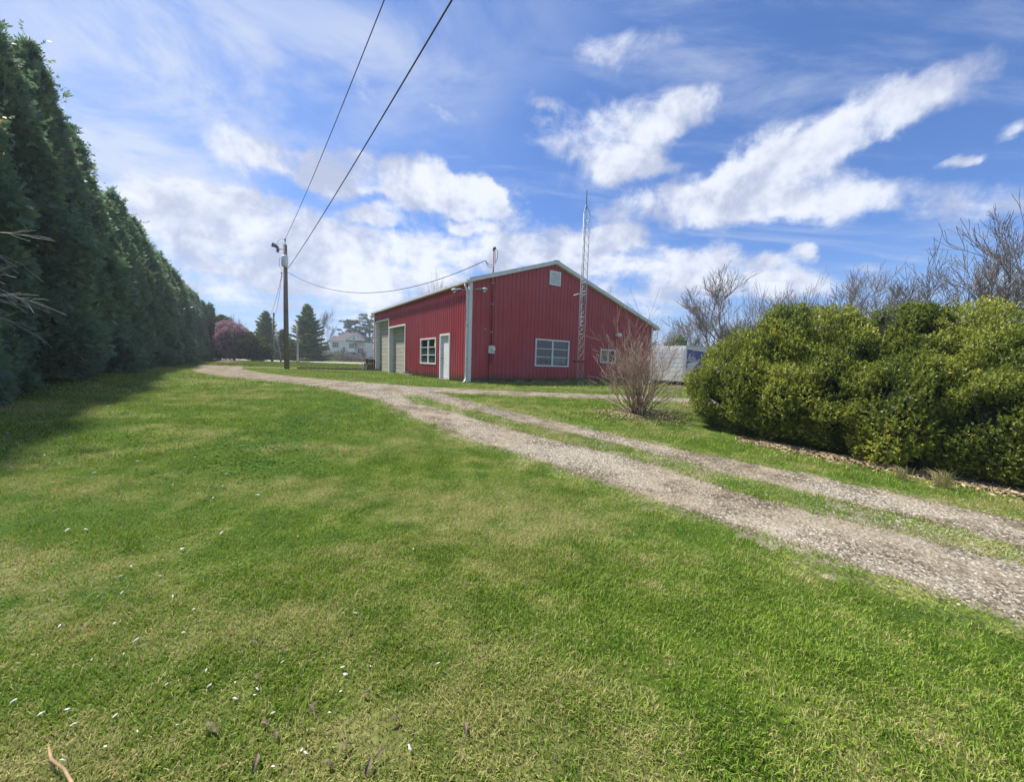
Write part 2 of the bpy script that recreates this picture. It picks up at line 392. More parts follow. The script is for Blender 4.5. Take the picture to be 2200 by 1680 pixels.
L_UP = [(-3.64, 10.95), (-2.39, 9.28), (-1.07, 8.15), (.07, 6.95), (1.04, 6.15), (1.78, 5.5), (2.25, 4.9), (2.6, 4.4), (2.95, 3.95), (3.6, 3.4), (3.94, 3.05), (4.3, 2.6), (4.9, 1.8), (5.6, .9), (6.5, -.6)]
R_LOW = [(-3.72, 12.0), (-2.5, 10.4), (-1.18, 8.98), (.07, 7.6), (1.16, 6.72), (1.9, 6.05), (2.6, 5.3), (3.15, 4.68), (3.75, 3.95), (4.27, 3.45), (4.65, 3.0), (5.2, 2.3), (6.0, 1.3), (6.9, -.2)]
R_UP = [(-2.6, 11.6), (-1.32, 10.02), (-.51, 9.09), (.36, 8.2), (1.1, 7.5), (1.71, 6.95), (2.3, 6.35), (2.9, 5.85), (3.41, 5.38), (4.01, 4.95), (4.38, 4.54), (4.75, 4.14), (5.15, 3.75), (5.6, 3.2), (6.3, 2.3), (7.1, 1.1), (8.0, -.3)]
B_TOP = [(-6.5, 14.25), (-4.1, 13.06), (-1.53, 12.22), (1.5, 12.0), (3.01, 11.96), (5.57, 11.65), (9.0, 11.3), (16, 10.2)]
B_BOT = [(-6.5, 12.6), (-5.28, 12.1), (-3.4, 11.55), (-1.4, 11.25), (1.4, 11.1), (2.79, 11.09), (5.14, 10.75), (9.0, 10.3), (16, 9.0)]
polys = []
def strip(name, lo, hi, lift, seed, amp=.05, nacross=4, kind='structure'):
    L = max(np.hypot(*np.diff(np.array(lo), axis=0).T).sum(), np.hypot(*np.diff(np.array(hi), axis=0).T).sum())
    n = int(L/.05)
    a, b_ = resample(lo, L/n), resample(hi, L/n); n = min(len(a), len(b_), n)
    a = resample(lo, .01)[np.linspace(0, len(resample(lo, .01))-1, n).astype(int)]
    b_ = resample(hi, .01)[np.linspace(0, len(resample(hi, .01))-1, n).astype(int)]
    d = b_-a; d /= np.linalg.norm(d, axis=1)[:, None]
    s = np.arange(n)[:, None]*L/n
    a = a-d*(amp*(wav(s, 2.2, seed)+.7*wav(s, 9, seed+1)+.5*wav(s, 30, seed+2)))[:, None]
    b_ = b_+d*(amp*(wav(s, 2.2, seed+3)+.7*wav(s, 9, seed+4)+.5*wav(s, 30, seed+5)))[:, None]
    rows = [a+(b_-a)*k/nacross for k in range(nacross+1)]
    P = np.stack(rows, 1).reshape(-1, 2)
    lf = np.full((n, nacross+1), float(lift)); lf[:, 0] = lf[:, -1] = -.03
    V = np.c_[P, ter(P[:, 0], P[:, 1])+lf.ravel()]
    q = nacross+1; i = (np.arange(n-1)[:, None]*q+np.arange(nacross)[None]).ravel()
    soil = look(BS, P[:, 0], P[:, 1])
    return tag(link(name, np_mesh(name, V, np.stack([i, i+1, i+q+1, i+q], 1), 'gravel_ground', soil)), kind=kind)
def outline(lo, hi): polys.append(np.r_[resample(lo, .2), resample(hi, .2)[::-1]])
L_UP = [(x_-.045, y_-.05) for x_, y_ in L_UP]; R_LOW = [(x_+.045, y_+.05) for x_, y_ in R_LOW]
outline(MAIN_LOW, MAIN_TOP); outline(L_LOW, L_UP); outline(R_LOW, R_UP); outline(B_BOT, B_TOP)
# mask raster of the bare ground
RX0, RY0, RS = -40., -2., .05
NX, NY = int(58/RS), int(54/RS)
def raster():
    M = np.zeros((NY, NX), bool)
    px = RX0+(np.arange(NX)+.5)*RS
    for P in polys:
        A = P; B = np.roll(P, -1, 0)
        for j in range(NY):
            y = RY0+(j+.5)*RS
            h = (A[:, 1] > y) != (B[:, 1] > y)
            if not h.any(): continue
            xs = np.sort(A[h, 0]+(y-A[h, 1])/(B[h, 1]-A[h, 1])*(B[h, 0]-A[h, 0]))
            for k in range(0, len(xs)-1, 2):
                M[j, max(0, int(np.ceil((xs[k]-RX0)/RS-.5))):max(0, int(np.floor((xs[k+1]-RX0)/RS+.5)))] = True
    return M.astype(np.float32)
BM = raster()
def blur(A, k):
    for ax in (0, 1):
        c_ = np.cumsum(np.pad(A, [(k+1, k) if a_ == ax else (0, 0) for a_ in (0, 1)], mode='edge'), axis=ax)
        A = (np.take(c_, range(2*k+1, c_.shape[ax]), ax)-np.take(c_, range(0, c_.shape[ax]-2*k-1), ax))/(2*k+1)
    return A
BS = blur(blur(BM, 3), 2)
_p = polys; polys = [np.r_[resample(L_LOW, .2), resample(R_UP, .2)[::-1]]]; BMID = blur(raster(), 2); polys = _p
def look(A, x, y):
    i = ((x-RX0)/RS).astype(int); j = ((y-RY0)/RS).astype(int)
    ok = (i >= 0) & (i < NX) & (j >= 0) & (j < NY)
    r = np.zeros(len(x)); r[ok] = A[j[ok], i[ok]]; return r
def shift_line(pl, dx_, dy_): return [(x_+dx_, y_+dy_) for x_, y_ in pl]
strip('driveway', shift_line(MAIN_LOW, -.25, -.3), shift_line(MAIN_TOP, .25, .3), .005, 10, .10, 22)
strip('side_lane', shift_line(B_BOT, -.0, -.28), shift_line(B_TOP, .0, .28), .008, 40, .06, 14)
strip('wheel_tracks', shift_line(L_LOW, -.34, -.28), shift_line(R_UP, .30, .26), .011, 20, .09, 26)
AZ = .6125; BO = np.array([-1.8823, 15.8477]); BG_ = np.array([math.cos(AZ), math.sin(AZ)]); BS_ = np.array([-math.sin(AZ), math.cos(AZ)])
def in_building(x, y):
    p_ = np.stack([x, y], 1)-BO; a, b_ = p_@BG_, p_@BS_
    return (a > 0) & (a < 12.7) & (b_ > 0) & (b_ < 14.7)
def wedge(n, r0_, r1_, half=60):
    r = np.sqrt(rng.uniform(r0_**2, r1_**2, n)); th = np.radians(rng.uniform(-half, half, n))
    return r*np.sin(th), r*np.cos(th)

def blades(n, r0_, r1_, h0, h1, wd, bent, half=60, flat=False, mid=False):
    x, y = wedge(n, r0_, r1_, half)
    mk = look(BS, x, y); P2 = np.stack([x, y], 1)
    thin = .62+.38*np.clip(wav(P2, 5, 3)+.6, 0, 1)
    edge = np.clip(1.12-mk*1.75+.34*wav(P2, 9, 41)+.24*wav(P2, 2.6, 42), 0, 1)
    between = look(BMID, x, y) > .5                       # the worn strip between the wheel tracks
    edge = np.where(between, np.clip(1.25-look(BM, x, y)*.8-mk*.9, 0, 1)*np.clip(.45+.95*wav(P2, 1.3, 77)+.4*wav(P2, 5, 78), .02, 1.), edge)
    ok = (rng.random(n) < edge*thin) & ~in_building(x, y)
    # bare litter below the hedge
    if mid: ok &= between
    hd = (x-6.11)*(-.75)+(y-4.31)*(-.66)      # distance in front of the hedge line
    ok &= ~((hd < .02+.12*wav(P2, 5, 9)) & (x > 3.6) & (y < 8.5) & (rng.random(n) > .06))
    x, y = x[ok], y[ok]; n = len(x); P2 = P2[ok]
    z = ter(x, y)+.010*(look(BS, x, y) > .2)
    cl = wav(P2, 9, 4)*.5+wav(P2, 26, 5)*.5
    h = rng.uniform(h0, h1, n)*(1+.42*np.clip(cl, -1, 1.4))*(1+.5*np.clip(wav(P2, 3.2, 12)-.5, 0, 1))
    an = 2.2*wav(P2, 6.5, 6)+rng.normal(0, 1.7, n); ln = rng.uniform(.15, 1.15, n)*h
    lx, ly = np.cos(an)*ln, np.sin(an)*ln
    fa = rng.uniform(0, PI, n); w_ = wd*rng.uniform(.6, 1.3, n); wx, wy = np.cos(fa)*w_/2, np.sin(fa)*w_/2
    if flat: L2 = rng.uniform(.02, .05, n); lx, ly = np.cos(an)*L2, np.sin(an)*L2; wx, wy = -np.sin(an)*w_/2, np.cos(an)*w_/2
    a = np.stack([x-wx, y-wy, z-.004], 1); b_ = np.stack([x+wx, y+wy, z-.004], 1)
    tip = np.stack([x+lx, y+ly, z+h], 1); rnd = rng.random(n)*(.25 if flat else 1.)
    if flat: a[:, 2] += .012+.5*h; b_[:, 2] += .012+.5*h
    if bent:
        mx_, my_ = x+lx*.35, y+ly*.35; mz = z+h*.62
        c_ = np.stack([mx_-wx*.8, my_-wy*.8, mz], 1); d_ = np.stack([mx_+wx*.8, my_+wy*.8, mz], 1)
        tip[:, 2] -= h*.12
        V = np.stack([a, b_, c_, d_, tip], 1).reshape(-1, 3); i = np.arange(n)*5
        F = np.concatenate([np.stack([i, i+1, i+3], 1), np.stack([i, i+3, i+2], 1), np.stack([i+2, i+3, i+4], 1)])
        return V, F, np.repeat(rnd, 5)
    V = np.stack([a, b_, tip], 1).reshape(-1, 3); i = np.arange(n)*3
    return V, np.stack([i, i+1, i+2], 1), np.repeat(rnd, 3)
sets = [blades(190000, .5, 3.2, .012, .031, .0046, True), blades(230000, 3.2, 7, .016, .036, .0078, False),
        blades(260000, 7, 14, .025, .055, .013, False), blades(190000, 14, 30, .03, .07, .026, False),
        blades(24000, .5, 4.5, .004, .012, .0024, False, flat=True), blades(260000, 2.5, 12, .025, .055, .009, False, mid=True)]
Vs, Fs, Rs, k = [], [], [], 0
for V, F, r in sets: Vs.append(V); Fs.append(F+k); Rs.append(r); k += len(V)
tag(link('lawn_grass', np_mesh('lawn_grass', np.concatenate(Vs), np.concatenate(Fs), 'grass_blade', np.concatenate(Rs))),
    'short mown green lawn with straw-coloured patches in front of the red shed', 'grass', kind='stuff')
# rough meadow beyond the pole
n = 60000; x = rng.uniform(-30, 3, n); y = rng.uniform(28.5, 50, n)
ok = ((x+34)*.0+y > 28.5) & ~in_building(x, y); x, y = x[ok], y[ok]; n = len(x)
z = ter(x, y); h = rng.uniform(.06, .2, n)*(1+.5*wav(np.stack([x, y], 1), 1.2, 8)); fa = rng.uniform(0, PI, n)
a = np.stack([x-np.cos(fa)*.03, y-np.sin(fa)*.03, z], 1); b_ = np.stack([x+np.cos(fa)*.03, y+np.sin(fa)*.03, z], 1)
c_ = np.stack([x+rng.normal(0, .06, n), y+rng.normal(0, .06, n), z+np.maximum(h, .03)], 1); i = np.arange(n)*3
leafmat('meadow_blade', ((.09, .14, .03), (.16, .20, .05), (.30, .30, .12)), .6, .3)
tag(link('meadow_grass', np_mesh('meadow_grass', np.stack([a, b_, c_], 1).reshape(-1, 3), np.stack([i, i+1, i+2], 1), 'meadow_blade', np.repeat(rng.random(n), 3))),
    'taller yellow-green meadow grass beyond the utility pole', 'grass', kind='stuff')

n = 26000; Pc = []
for (cx, cy, sx, sy, k_) in ((-3.9, 7.0, .7, 1.9, 4500), (-3.2, 4.9, .9, 1.0, 1800), (-6.8, 5.6, 2.2, .9, 2200)):
    Pc.append(np.stack([rng.normal(cx, sx*.6, k_), rng.normal(cy, sy*.6, k_)], 1))
Pc = np.concatenate(Pc); Pc = Pc[(wav(Pc, 6, 91)+rng.normal(0, .6, len(Pc)) > -.3)]; n = len(Pc); z = ter(Pc[:, 0], Pc[:, 1])+rng.uniform(.014, .034, n)
th = rng.uniform(0, 6.28, n); d = np.stack([np.cos(th), np.sin(th), rng.normal(.1, .3, n)], 1); q = np.stack([-np.sin(th), np.cos(th), rng.normal(0, .3, n)], 1)
s_ = rng.uniform(.006, .012, n)*np.clip(np.hypot(Pc[:, 0], Pc[:, 1])/3.5, .7, 1.6); P = np.c_[Pc, z]
V = np.stack([P-d*s_[:, None], P-q*s_[:, None], P+d*s_[:, None], P+q*s_[:, None]], 1).reshape(-1, 3); i = np.arange(n)*4
leafmat('clover_leaf', ((.05, .12, .022), (.075, .165, .03), (.12, .21, .05)), 2., .25, .8, .05)
tag(link('clover', np_mesh('clover', V, np.stack([i, i+1, i+2, i+3], 1), 'clover_leaf', np.repeat(rng.random(n), 4))),
    'darker blue-green clover patches growing in the lawn left of the drive', 'clover', kind='stuff')

# gravel: squashed eight-sided stones
def stones(n, r0_, r1_, s0, s1, thr):
    x, y = wedge(n, r0_, r1_, 60); P2 = np.stack([x, y], 1)
    mk = look(BS, x, y); dens = np.clip(.55+.7*wav(P2, 1.6, 31)+.4*wav(P2, 6, 32), .06, 1)
    ok = rng.random(n) < np.maximum(mk**1.5*dens, .30*dens*(look(BMID, x, y) > .5))+.05*np.clip(mk*3, 0, 1); x, y = x[ok], y[ok]; n = len(x)
    s = rng.uniform(s0, s1, n)*rng.choice([.7, 1., 1.], n)
    th = rng.uniform(0, 6.28, n); ex = rng.uniform(.7, 1.4, n)
    O_ = np.array([[1, 0, 0], [0, 1, 0], [-1, 0, 0], [0, -1, 0], [0, 0, 1], [0, 0, -1]], float)
    V = np.repeat(O_[None], n, 0)+rng.normal(0, .16, (n, 6, 3))
    V[:, :, 0] *= (s*ex)[:, None]; V[:, :, 1] *= (s/ex)[:, None]; V[:, :, 2] *= (s*.55)[:, None]
    c_, s_ = np.cos(th)[:, None], np.sin(th)[:, None]
    Xr = V[:, :, 0]*c_-V[:, :, 1]*s_; Yr = V[:, :, 0]*s_+V[:, :, 1]*c_
    V = np.stack([Xr+x[:, None], Yr+y[:, None], V[:, :, 2]+(ter(x, y)+.009+s*.12)[:, None]], 2)
    T = np.array([[0, 1, 4], [1, 2, 4], [2, 3, 4], [3, 0, 4]])
    F = (np.arange(n)[:, None, None]*6+T[None]).reshape(-1, 3)
    return V.reshape(-1, 3), F, np.repeat(np.clip(rng.normal(.5, .28, n), 0, 1), 6)
sets = [stones(230000, 1, 6, .005, .014, .5), stones(200000, 6, 15, .008, .018, .5)]
Vs, Fs, Rs, k = [], [], [], 0
for V, F, r in sets: Vs.append(V); Fs.append(F+k); Rs.append(r); k += len(V)
tag(link('gravel', np_mesh('gravel', np.concatenate(Vs), np.concatenate(Fs), 'stone', np.concatenate(Rs))),
    'pale crushed limestone gravel scattered over the wheel tracks of the drive', 'gravel', kind='stuff')

# leaf litter below the hedge and round the bare bush
n = 9000
u = rng.uniform(-1.6, 1.25, n); hx = 6.11-.66*u*2.2-0; 
tt = rng.uniform(-.4, 3.4, n); off = np.abs(rng.normal(0, .20, n))-.42
x = 6.35-.66*tt*1.03-.75*off; y = 4.05+.75*tt*1.03-.66*off
m_ = rng.random(n) < .3
x[m_] = 3.05+rng.normal(0, .55, m_.sum()); y[m_] = 8.75+rng.normal(0, .42, m_.sum())
L_ = rng.uniform(.012, .06, n); th = rng.uniform(0, 6.28, n); W_ = rng.uniform(.003, .012, n); z = ter(x, y)+rng.uniform(.004, .035, n)
d = np.stack([np.cos(th), np.sin(th), rng.normal(0, .35, n)], 1); q = np.stack([-np.sin(th), np.cos(th), rng.normal(0, .5, n)], 1)
P = np.stack([x, y, z], 1); V = np.stack([P-d*L_[:, None], P-q*W_[:, None], P+d*L_[:, None], P+q*W_[:, None]], 1).reshape(-1, 3)
i = np.arange(n)*4
tag(link('leaf_litter', np_mesh('leaf_litter', V, np.stack([i, i+1, i+2, i+3], 1), 'litter', np.repeat(rng.random(n), 4))),
    'dry brown leaf litter and twigs along the foot of the hedge', 'leaf litter', kind='stuff')
MB().quad((-300, 56.6, .585), (300, 56.6, .585), (300, 67, .585), (-300, 67, .585)).build('road', 'road_pale')['kind'] = 'structure'

# ------------------------------------------------------------------ red shed (local x along the gable, y along the long side)
BZ = .575
shed = empty('metal_shed', 'red ribbed metal shed with low white-trimmed gable roof behind the gravel lane', 'shed', (BO[0], BO[1], BZ), AZ)
WD, LN, HL, HR, HP, XP = 12.7, 14.7, 4.27, 3.38, 5.77, 4.61
def top_g(x): return HL+(HP-HL)*x/XP if x < XP else HP+(HR-HP)*(x-XP)/(WD-XP)
def wall_panels(u0, u1, width, topf, zb, holes, place, material, nm='siding_panel', label=None):
    """ribbed sheets; place(u, d, z) turns along-wall, outward and height into a point"""
    n = round((u1-u0)/width)
    for i in range(n):
        a, b_ = u0+(u1-u0)*i/n, u0+(u1-u0)*(i+1)/n
        cuts = {a+.001: 0., b_-.001: 0.}
        for r in range(4):
            c_ = a+(r+.5)*(b_-a)/4
            for o_, d_ in ((-.034, 0), (-.018, .028), (.018, .028), (.034, 0)): cuts[c_+o_] = d_
            m_ = a+(r+1)*(b_-a)/4
            if r < 3:
                for o_, d_ in ((-.012, 0), (0, .006), (.012, 0)): cuts[m_+o_] = d_
        xs = sorted(cuts)
        base = lambda u: float(np.interp(u, xs, [cuts[x_] for x_ in xs]))
        extra = [e for h in holes for e in (h[0], h[1]) if a < e < b_]
        for e in extra + ([XP] if topf is top_g and a < XP < b_ else []): cuts[e] = base(e)
        xs = sorted(cuts); mb = MB()
        sg = 1
        for p_, q_ in zip(xs, xs[1:]):
            md = (p_+q_)/2; segs = [(zb, None)]
            hs = sorted([h for h in holes if h[0] < md < h[1]], key=lambda h: h[2])
            lo = zb; spans = []
            for h in hs:
                if h[2] > lo: spans.append((lo, h[2]))
                lo = h[3]
            spans.append((lo, None))
            for (s0, s1) in spans:
                t0, t1 = (topf(p_), topf(q_)) if s1 is None else (s1, s1)
                mb.quad(place(p_, cuts[p_]+.004*(i % 2), s0), place(q_, cuts[q_]+.004*(i % 2), s0), place(q_, cuts[q_]+.004*(i % 2), t1), place(p_, cuts[p_]+.004*(i % 2), t0))
        mb.build(nm, material, shed)
ZB = .12
GH = [(3.6, 5.74, .80, 2.06), (8.17, 9.36, 1.07, 1.76)]                       # gable windows
SH = [(1.80, 2.91, -1, 2.18), (3.38, 5.42, .74, 2.01), (7.93, 11.04, -1, 2.97), (11.12, 14.28, -1, 3.56)]
wall_panels(0, WD, .907, top_g, ZB, GH, lambda u, d, z: (u, -d, z), 'red_siding')
wall_panels(0, LN, .919, lambda u: HL, .04, SH, lambda u, d, z: (-d, u, z), 'red_siding')
MB().quad((0, LN, 0), (WD, LN, 0), (WD, LN, HR), (XP, LN, HP), (0, LN, HL)).build('rear_wall', 'red_siding', shed)
MB().quad((WD, 0, 0), (WD, LN, 0), (WD, LN, HR), (WD, 0, HR)).build('right_wall', 'red_siding', shed)
f = MB(); f.box((.03, .03, -.7), (WD-.03, .16, .13)); f.box((.03, .163, -.7), (.16, 1.80, .05)); f.box((.03, 2.91, -.7), (.16, 7.93, .05)); f.box((WD-.16, .163, -.7), (WD-.03, LN-.1, .05))
f.box((.165, LN-.2, -.7), (WD-.165, LN-.05, .05))
f.build('foundation', 'mossy_concrete', shed)
bx('floor_slab', (.17, .17, -.2), (WD-.17, LN-.21, -.02), 'concrete', shed)
# roof: two slopes with standing ribs
sl1, sl2 = (HP-HL)/XP, (HP-HR)/(WD-XP)
def slope(x0, x1, zf, nm):
    mb = MB(); th = .05
    mb.prism([(x0, -.16, zf(x0)), (x1, -.16, zf(x1)), (x1, -.16, zf(x1)+th), (x0, -.16, zf(x0)+th)], (0, LN+.32, 0))
    o_ = mb.build(nm, 'roof_metal', shed); rb = MB()
    for k_ in range(17):
        y_ = -.08+k_*.92
        rb.prism([(x0, y_, zf(x0)+th+.001), (x1, y_, zf(x1)+th+.001), (x1, y_, zf(x1)+th+.03), (x0, y_, zf(x0)+th+.03)], (0, .04, 0))
    rb.build('roof_rib', 'roof_metal', o_)
zl = lambda x: HL+.03+sl1*x; zr = lambda x: HP+.03-sl2*(x-XP)
slope(-.12, XP-.002, zl, 'roof_slope'); slope(XP+.002, WD+.42, zr, 'roof_slope')
def rake(x0, x1, zf, drop):
    MB().prism([(x0, -.19, zf(x0)+.062), (x1, -.19, zf(x1)+.062), (x1, -.19, zf(x1)-drop), (x0, -.19, zf(x0)-drop)], (0, .028, 0)).build('rake_trim', 'trim_grey', shed)
    MB().prism([(x0, -.198, zf(x0)+.10), (x1, -.198, zf(x1)+.10), (x1, -.198, zf(x1)+.064), (x0, -.198, zf(x0)+.064)], (0, .12, 0)).build('rake_cap', 'trim_grey', shed)
    MB().prism([(x0, -.16, zf(x0)-drop+.002), (x1, -.16, zf(x1)-drop+.002), (x1, -.16, zf(x1)-drop-.02), (x0, -.16, zf(x0)-drop-.02)], (0, .15, 0)).build('soffit', 'trim_grey', shed)
rake(-.14, XP-.001, zl, .065); rake(XP+.001, WD+.44, zr, .065)
bx('ridge_cap', (XP-.16, -.2, HP+.095), (XP+.16, LN+.18, HP+.125), 'roof_metal', shed)
g_ = MB(); g_.prism([(-.145, -.18, HL-.005), (-.25, -.18, HL-.0), (-.25, -.18, HL-.10), (-.20, -.18, HL-.13), (-.145, -.18, HL-.13)], (0, LN+.34, 0))
g_.build('gutter', 'trim_grey', shed)
g_ = MB(); g_.prism([(WD+.43, -.18, HR-.09), (WD+.53, -.18, HR-.09), (WD+.51, -.18, HR-.2), (WD+.43, -.18, HR-.2)], (0, LN+.34, 0)).build('gutter', 'dull_metal', shed)
# corner boards and downspout
bx('corner_board', (-.045, -.048, .04), (.10, -.022, HL+.02), 'trim_grey', shed)
bx('corner_board', (-.048, -.0215, .02), (-.022, .10, HL-.02), 'white_paint', shed)
bx('corner_board', (WD-.10, -.048, .05), (WD+.035, -.022, HR-.02), 'trim_grey', shed)
bx('corner_board', (-.05, LN-.06, 0), (-.022, LN+.04, HL-.02), 'white_paint', shed)
d_ = MB(); d_.tube([(-.20, .06, HL-.13), (-.19, .06, HL-.25), (-.085, .07, HL-.45), (-.085, .07, .35), (-.085, .07, .16), (-.22, -.06, .04), (-.34, -.16, .0)], .042, 10)
d_.build('downspout', 'white_paint', shed, smooth=True)
for zz_ in (1.0, 2.4, 3.7): bx('downspout_strap', (-.132, .03, zz_), (-.022, .112, zz_+.03), 'galvanised', shed)

def window(name, u0, u1, z0, z1, cols, rows, place, rec=.05, fw=.07, sticker=None, pane_backing=None):
    """place(u, d, z), d outward; frame, muntins, panes"""
    fr_ = MB()
    def b3(a, b_, c_, d_, e, f_):
        p_ = place(a, e, c_); q_ = place(b_, f_, d_)
        lo = tuple(min(s_, r_) for s_, r_ in zip(p_, q_)); hi = tuple(max(s_, r_) for s_, r_ in zip(p_, q_))
        return lo, hi
    for aa in ((u0-fw*.5, u1+fw*.5, z0-fw*.5, z0+fw*.5), (u0-fw*.5, u1+fw*.5, z1-fw*.5, z1+fw*.5), (u0-fw*.5, u0+fw*.5, z0+fw*.5, z1-fw*.5), (u1-fw*.5, u1+fw*.5, z0+fw*.5, z1-fw*.5)):
        fr_.box(*b3(*aa, -rec, .045))
    wo = fr_.build(name, 'white_paint', shed)
    iu0, iu1, iz0, iz1 = u0+fw*.5, u1-fw*.5, z0+fw*.5, z1-fw*.5
    for c_ in range(1, cols):
        m_ = iu0+(iu1-iu0)*c_/cols
        MB().box(*b3(m_-.045, m_+.045, iz0, iz1, -rec+.002, .028)).build('mullion', 'white_paint', wo)
    cw = (iu1-iu0)/cols
    for c_ in range(cols):
        a = iu0+cw*c_+(.045 if c_ else 0); b_ = iu0+cw*(c_+1)-(.045 if c_ < cols-1 else 0)
        for r in range(rows):
            za, zb_ = iz0+(iz1-iz0)*r/rows, iz0+(iz1-iz0)*(r+1)/rows
            if r: MB().box(*b3(a, b_, za-.016, za+.016, -rec+.003, .018)).build('glazing_bar', 'white_paint', wo)
            za += .016 if r else 0; zb_ -= .016 if r < rows-1 else 0
            MB().box(*b3(a, b_, za, zb_, -.022, -.016)).build('pane', 'window_glass', wo)
    if pane_backing is not None:
        for (fa, fb, ga_, gb_) in pane_backing:
            MB().box(*b3(iu0+(iu1-iu0)*fa, iu0+(iu1-iu0)*fb, iz0+(iz1-iz0)*ga_, iz0+(iz1-iz0)*gb_, -.034, -.03)).build('pane_backing', 'pale_backing', wo)  # pale sheet added behind the panes to lighten them
    if sticker is not None:
        fa, fb, ga_, gb_ = sticker
        MB().box(*b3(iu0+(iu1-iu0)*fa, iu0+(iu1-iu0)*fb, iz0+(iz1-iz0)*ga_, iz0+(iz1-iz0)*gb_, -.0155, -.012)).build('sticker', 'yellow_paper', wo)['label'] = 'yellow paper notice in the corner pane'
    return wo
PG = lambda u, d, z: (u, -d, z); PS = lambda u, d, z: (-d, u, z)
window('window', *GH[0], 2, 3, PG, pane_backing=[(.53, 1., .02, .30)])['label'] = 'wide white six-pane window in the gable wall'
window('window', *GH[1], 2, 1, PG)['label'] = 'small low white window behind the bare bush'
window('window', *SH[1], 2, 3, PS, sticker=(.02, .13, .70, .98), pane_backing=[(0, 1, .02, .64)])['label'] = 'white six-pane window beside the entry door with a yellow notice'
# louvred vent
vf = MB()
for a, b_ in (((4.29, -.06, 4.72), (4.37, -.0, 5.41)), ((4.92, -.06, 4.72), (5.0, 0, 5.41)), ((4.372, -.06, 4.72), (4.918, 0, 4.80)), ((4.372, -.06, 5.33), (4.918, 0, 5.41))): vf.box((a[0], a[1], a[2]), (b_[0], -.022, b_[2]))
vt = vf.build('gable_vent', 'white_paint', shed)
bx('vent_backing', (4.372, -.026, 4.802), (4.918, -.0225, 5.328), 'dull_metal', vt)
for k_ in range(6):
    z_ = 4.81+k_*.087
    MB().prism([(4.372, -.058, z_), (4.372, -.03, z_+.075), (4.372, -.027, z_+.082), (4.372, -.058, z_+.012)], (.546, 0, 0)).build('louvre', 'white_paint', vt)
# entry door
dr = bx('entry_door', (.06, 1.90, .07), (.10, 2.81, 2.09), 'white_paint', shed)
df = MB(); df.box((-.045, 1.80, .05), (.11, 1.897, 2.18)); df.box((-.045, 2.813, .05), (.11, 2.91, 2.18)); df.box((-.045, 1.898, 2.093), (.11, 2.812, 2.18)); df.build('door_frame', 'white_paint', shed)
bx('door_sill', (-.18, 1.76, -.3), (.12, 2.95, .045), 'concrete', shed)
MB().tube([(.06, 2.72, 1.02), (.0, 2.72, 1.02), (-.02, 2.72, 1.02)], [.02, .02, .034], 10).build('door_knob', 'dull_metal', dr)
bx('dead_bolt', (.045, 2.70, 1.16), (.0605, 2.74, 1.2), 'dull_metal', dr)
# two garage doors, set back behind pale reveals
def garage(u0, u1, z1, nb, lab):
    fr_ = MB()
    fr_.box((-.04, u0-.05, -.1), (-.0222, u0+.04, z1+.05)); fr_.box((-.04, u1-.04, -.1), (-.0222, u1+.05, z1+.05)); fr_.box((-.04, u0+.0405, z1-.04), (-.0222, u1-.0405, z1+.05))
    fo = fr_.build('garage_frame', 'white_paint', shed)
    fo['label'] = lab
    rv = MB(); rv.box((-.022, u1-.035, -.1), (.262, u1-.0, z1)); rv.box((-.022, u0, -.1), (.262, u0+.035, z1)); rv.box((-.022, u0+.036, z1-.035), (.262, u1-.036, z1))
    rv.build('reveal', 'trim_grey', fo)
    bk = bx('garage_door', (.285, u0+.03, -.08), (.32, u1-.03, z1-.02), 'dark_wood', shed); bk['label'] = lab.replace('frame of', 'boards of')
    H_ = z1-.01-.04; y = .0; i_ = 0
    hs = [H_/nb*(1.18 if j % 2 == 0 else .82) for j in range(nb)]; sc_ = (H_)/sum(hs)
    zz_ = .0
    for j, h_ in enumerate(hs):
        h_ *= sc_
        bx('plank', (.262+.004*(j % 2), u0+.037, zz_+.009), (.284, u1-.037, zz_+h_-.009), 'board', bk, bevel=.004)
        zz_ += h_
    bx('bottom_seal', (.262, u0+.037, -.08), (.2845, u1-.037, .004), 'black_rubber', bk)
garage(7.93, 11.04, 2.97, 11, 'frame of the garage door nearer the window')
garage(11.12, 14.28, 3.56, 13, 'frame of the taller garage door at the far corner')
# electric service on the gable
ms = MB(); ms.tube([(1.05, -.10, 1.6), (1.05, -.10, 5.68)], .032, 10); mast = ms.build('service_mast', 'conduit_red', shed, smooth=True)
MB().tube([(1.05, -.10, 5.66), (1.05, -.12, 5.76), (1.05, -.18, 5.80), (1.05, -.24, 5.74)], [.04, .055, .05, .035], 10).build('weather_head', 'dull_metal', mast, smooth=True)
MB().tube([(1.05, -.24, 5.74), (1.13, -.3, 5.62), (1.15, -.26, 5.35), (1.08, -.18, 5.12), (.95, -.2, 4.98), (.82, -.22, 4.9), (.66, -.3, 4.93), (.5, -.35, 5.12)], .012, 6).build('cable_loop', 'dull_metal', mast)
MB().tube([(1.05, -.24, 5.74), (1.0, -.3, 5.5), (1.08, -.2, 5.2), (.9, -.22, 5.02), (.72, -.26, 5.02), (.5, -.35, 5.12)], .012, 6).build('cable_loop', 'dull_metal', mast)
for z_ in (2.2, 3.4, 4.3): bx('mast_clamp', (1.0, -.135, z_), (1.1, -.021, z_+.03), 'galvanised', mast)
mb_ = bx('meter_box', (.92, -.17, 1.28), (1.2, -.03, 1.62), 'trim_grey', shed, bevel=.01)
MB().tube([(1.09, -.171, 1.47), (1.09, -.25, 1.47), (1.09, -.27, 1.47)], [.10, .10, .07], 16).build('meter_dial', 'lens', mb_, smooth=True)
MB().tube([(1.0, -.08, 1.28), (1.0, -.08, .9), (1.05, -.08, .84), (1.1, -.08, .9), (1.1, -.08, 1.28)], .02, 8).build('conduit_bend', 'conduit_red', mb_)
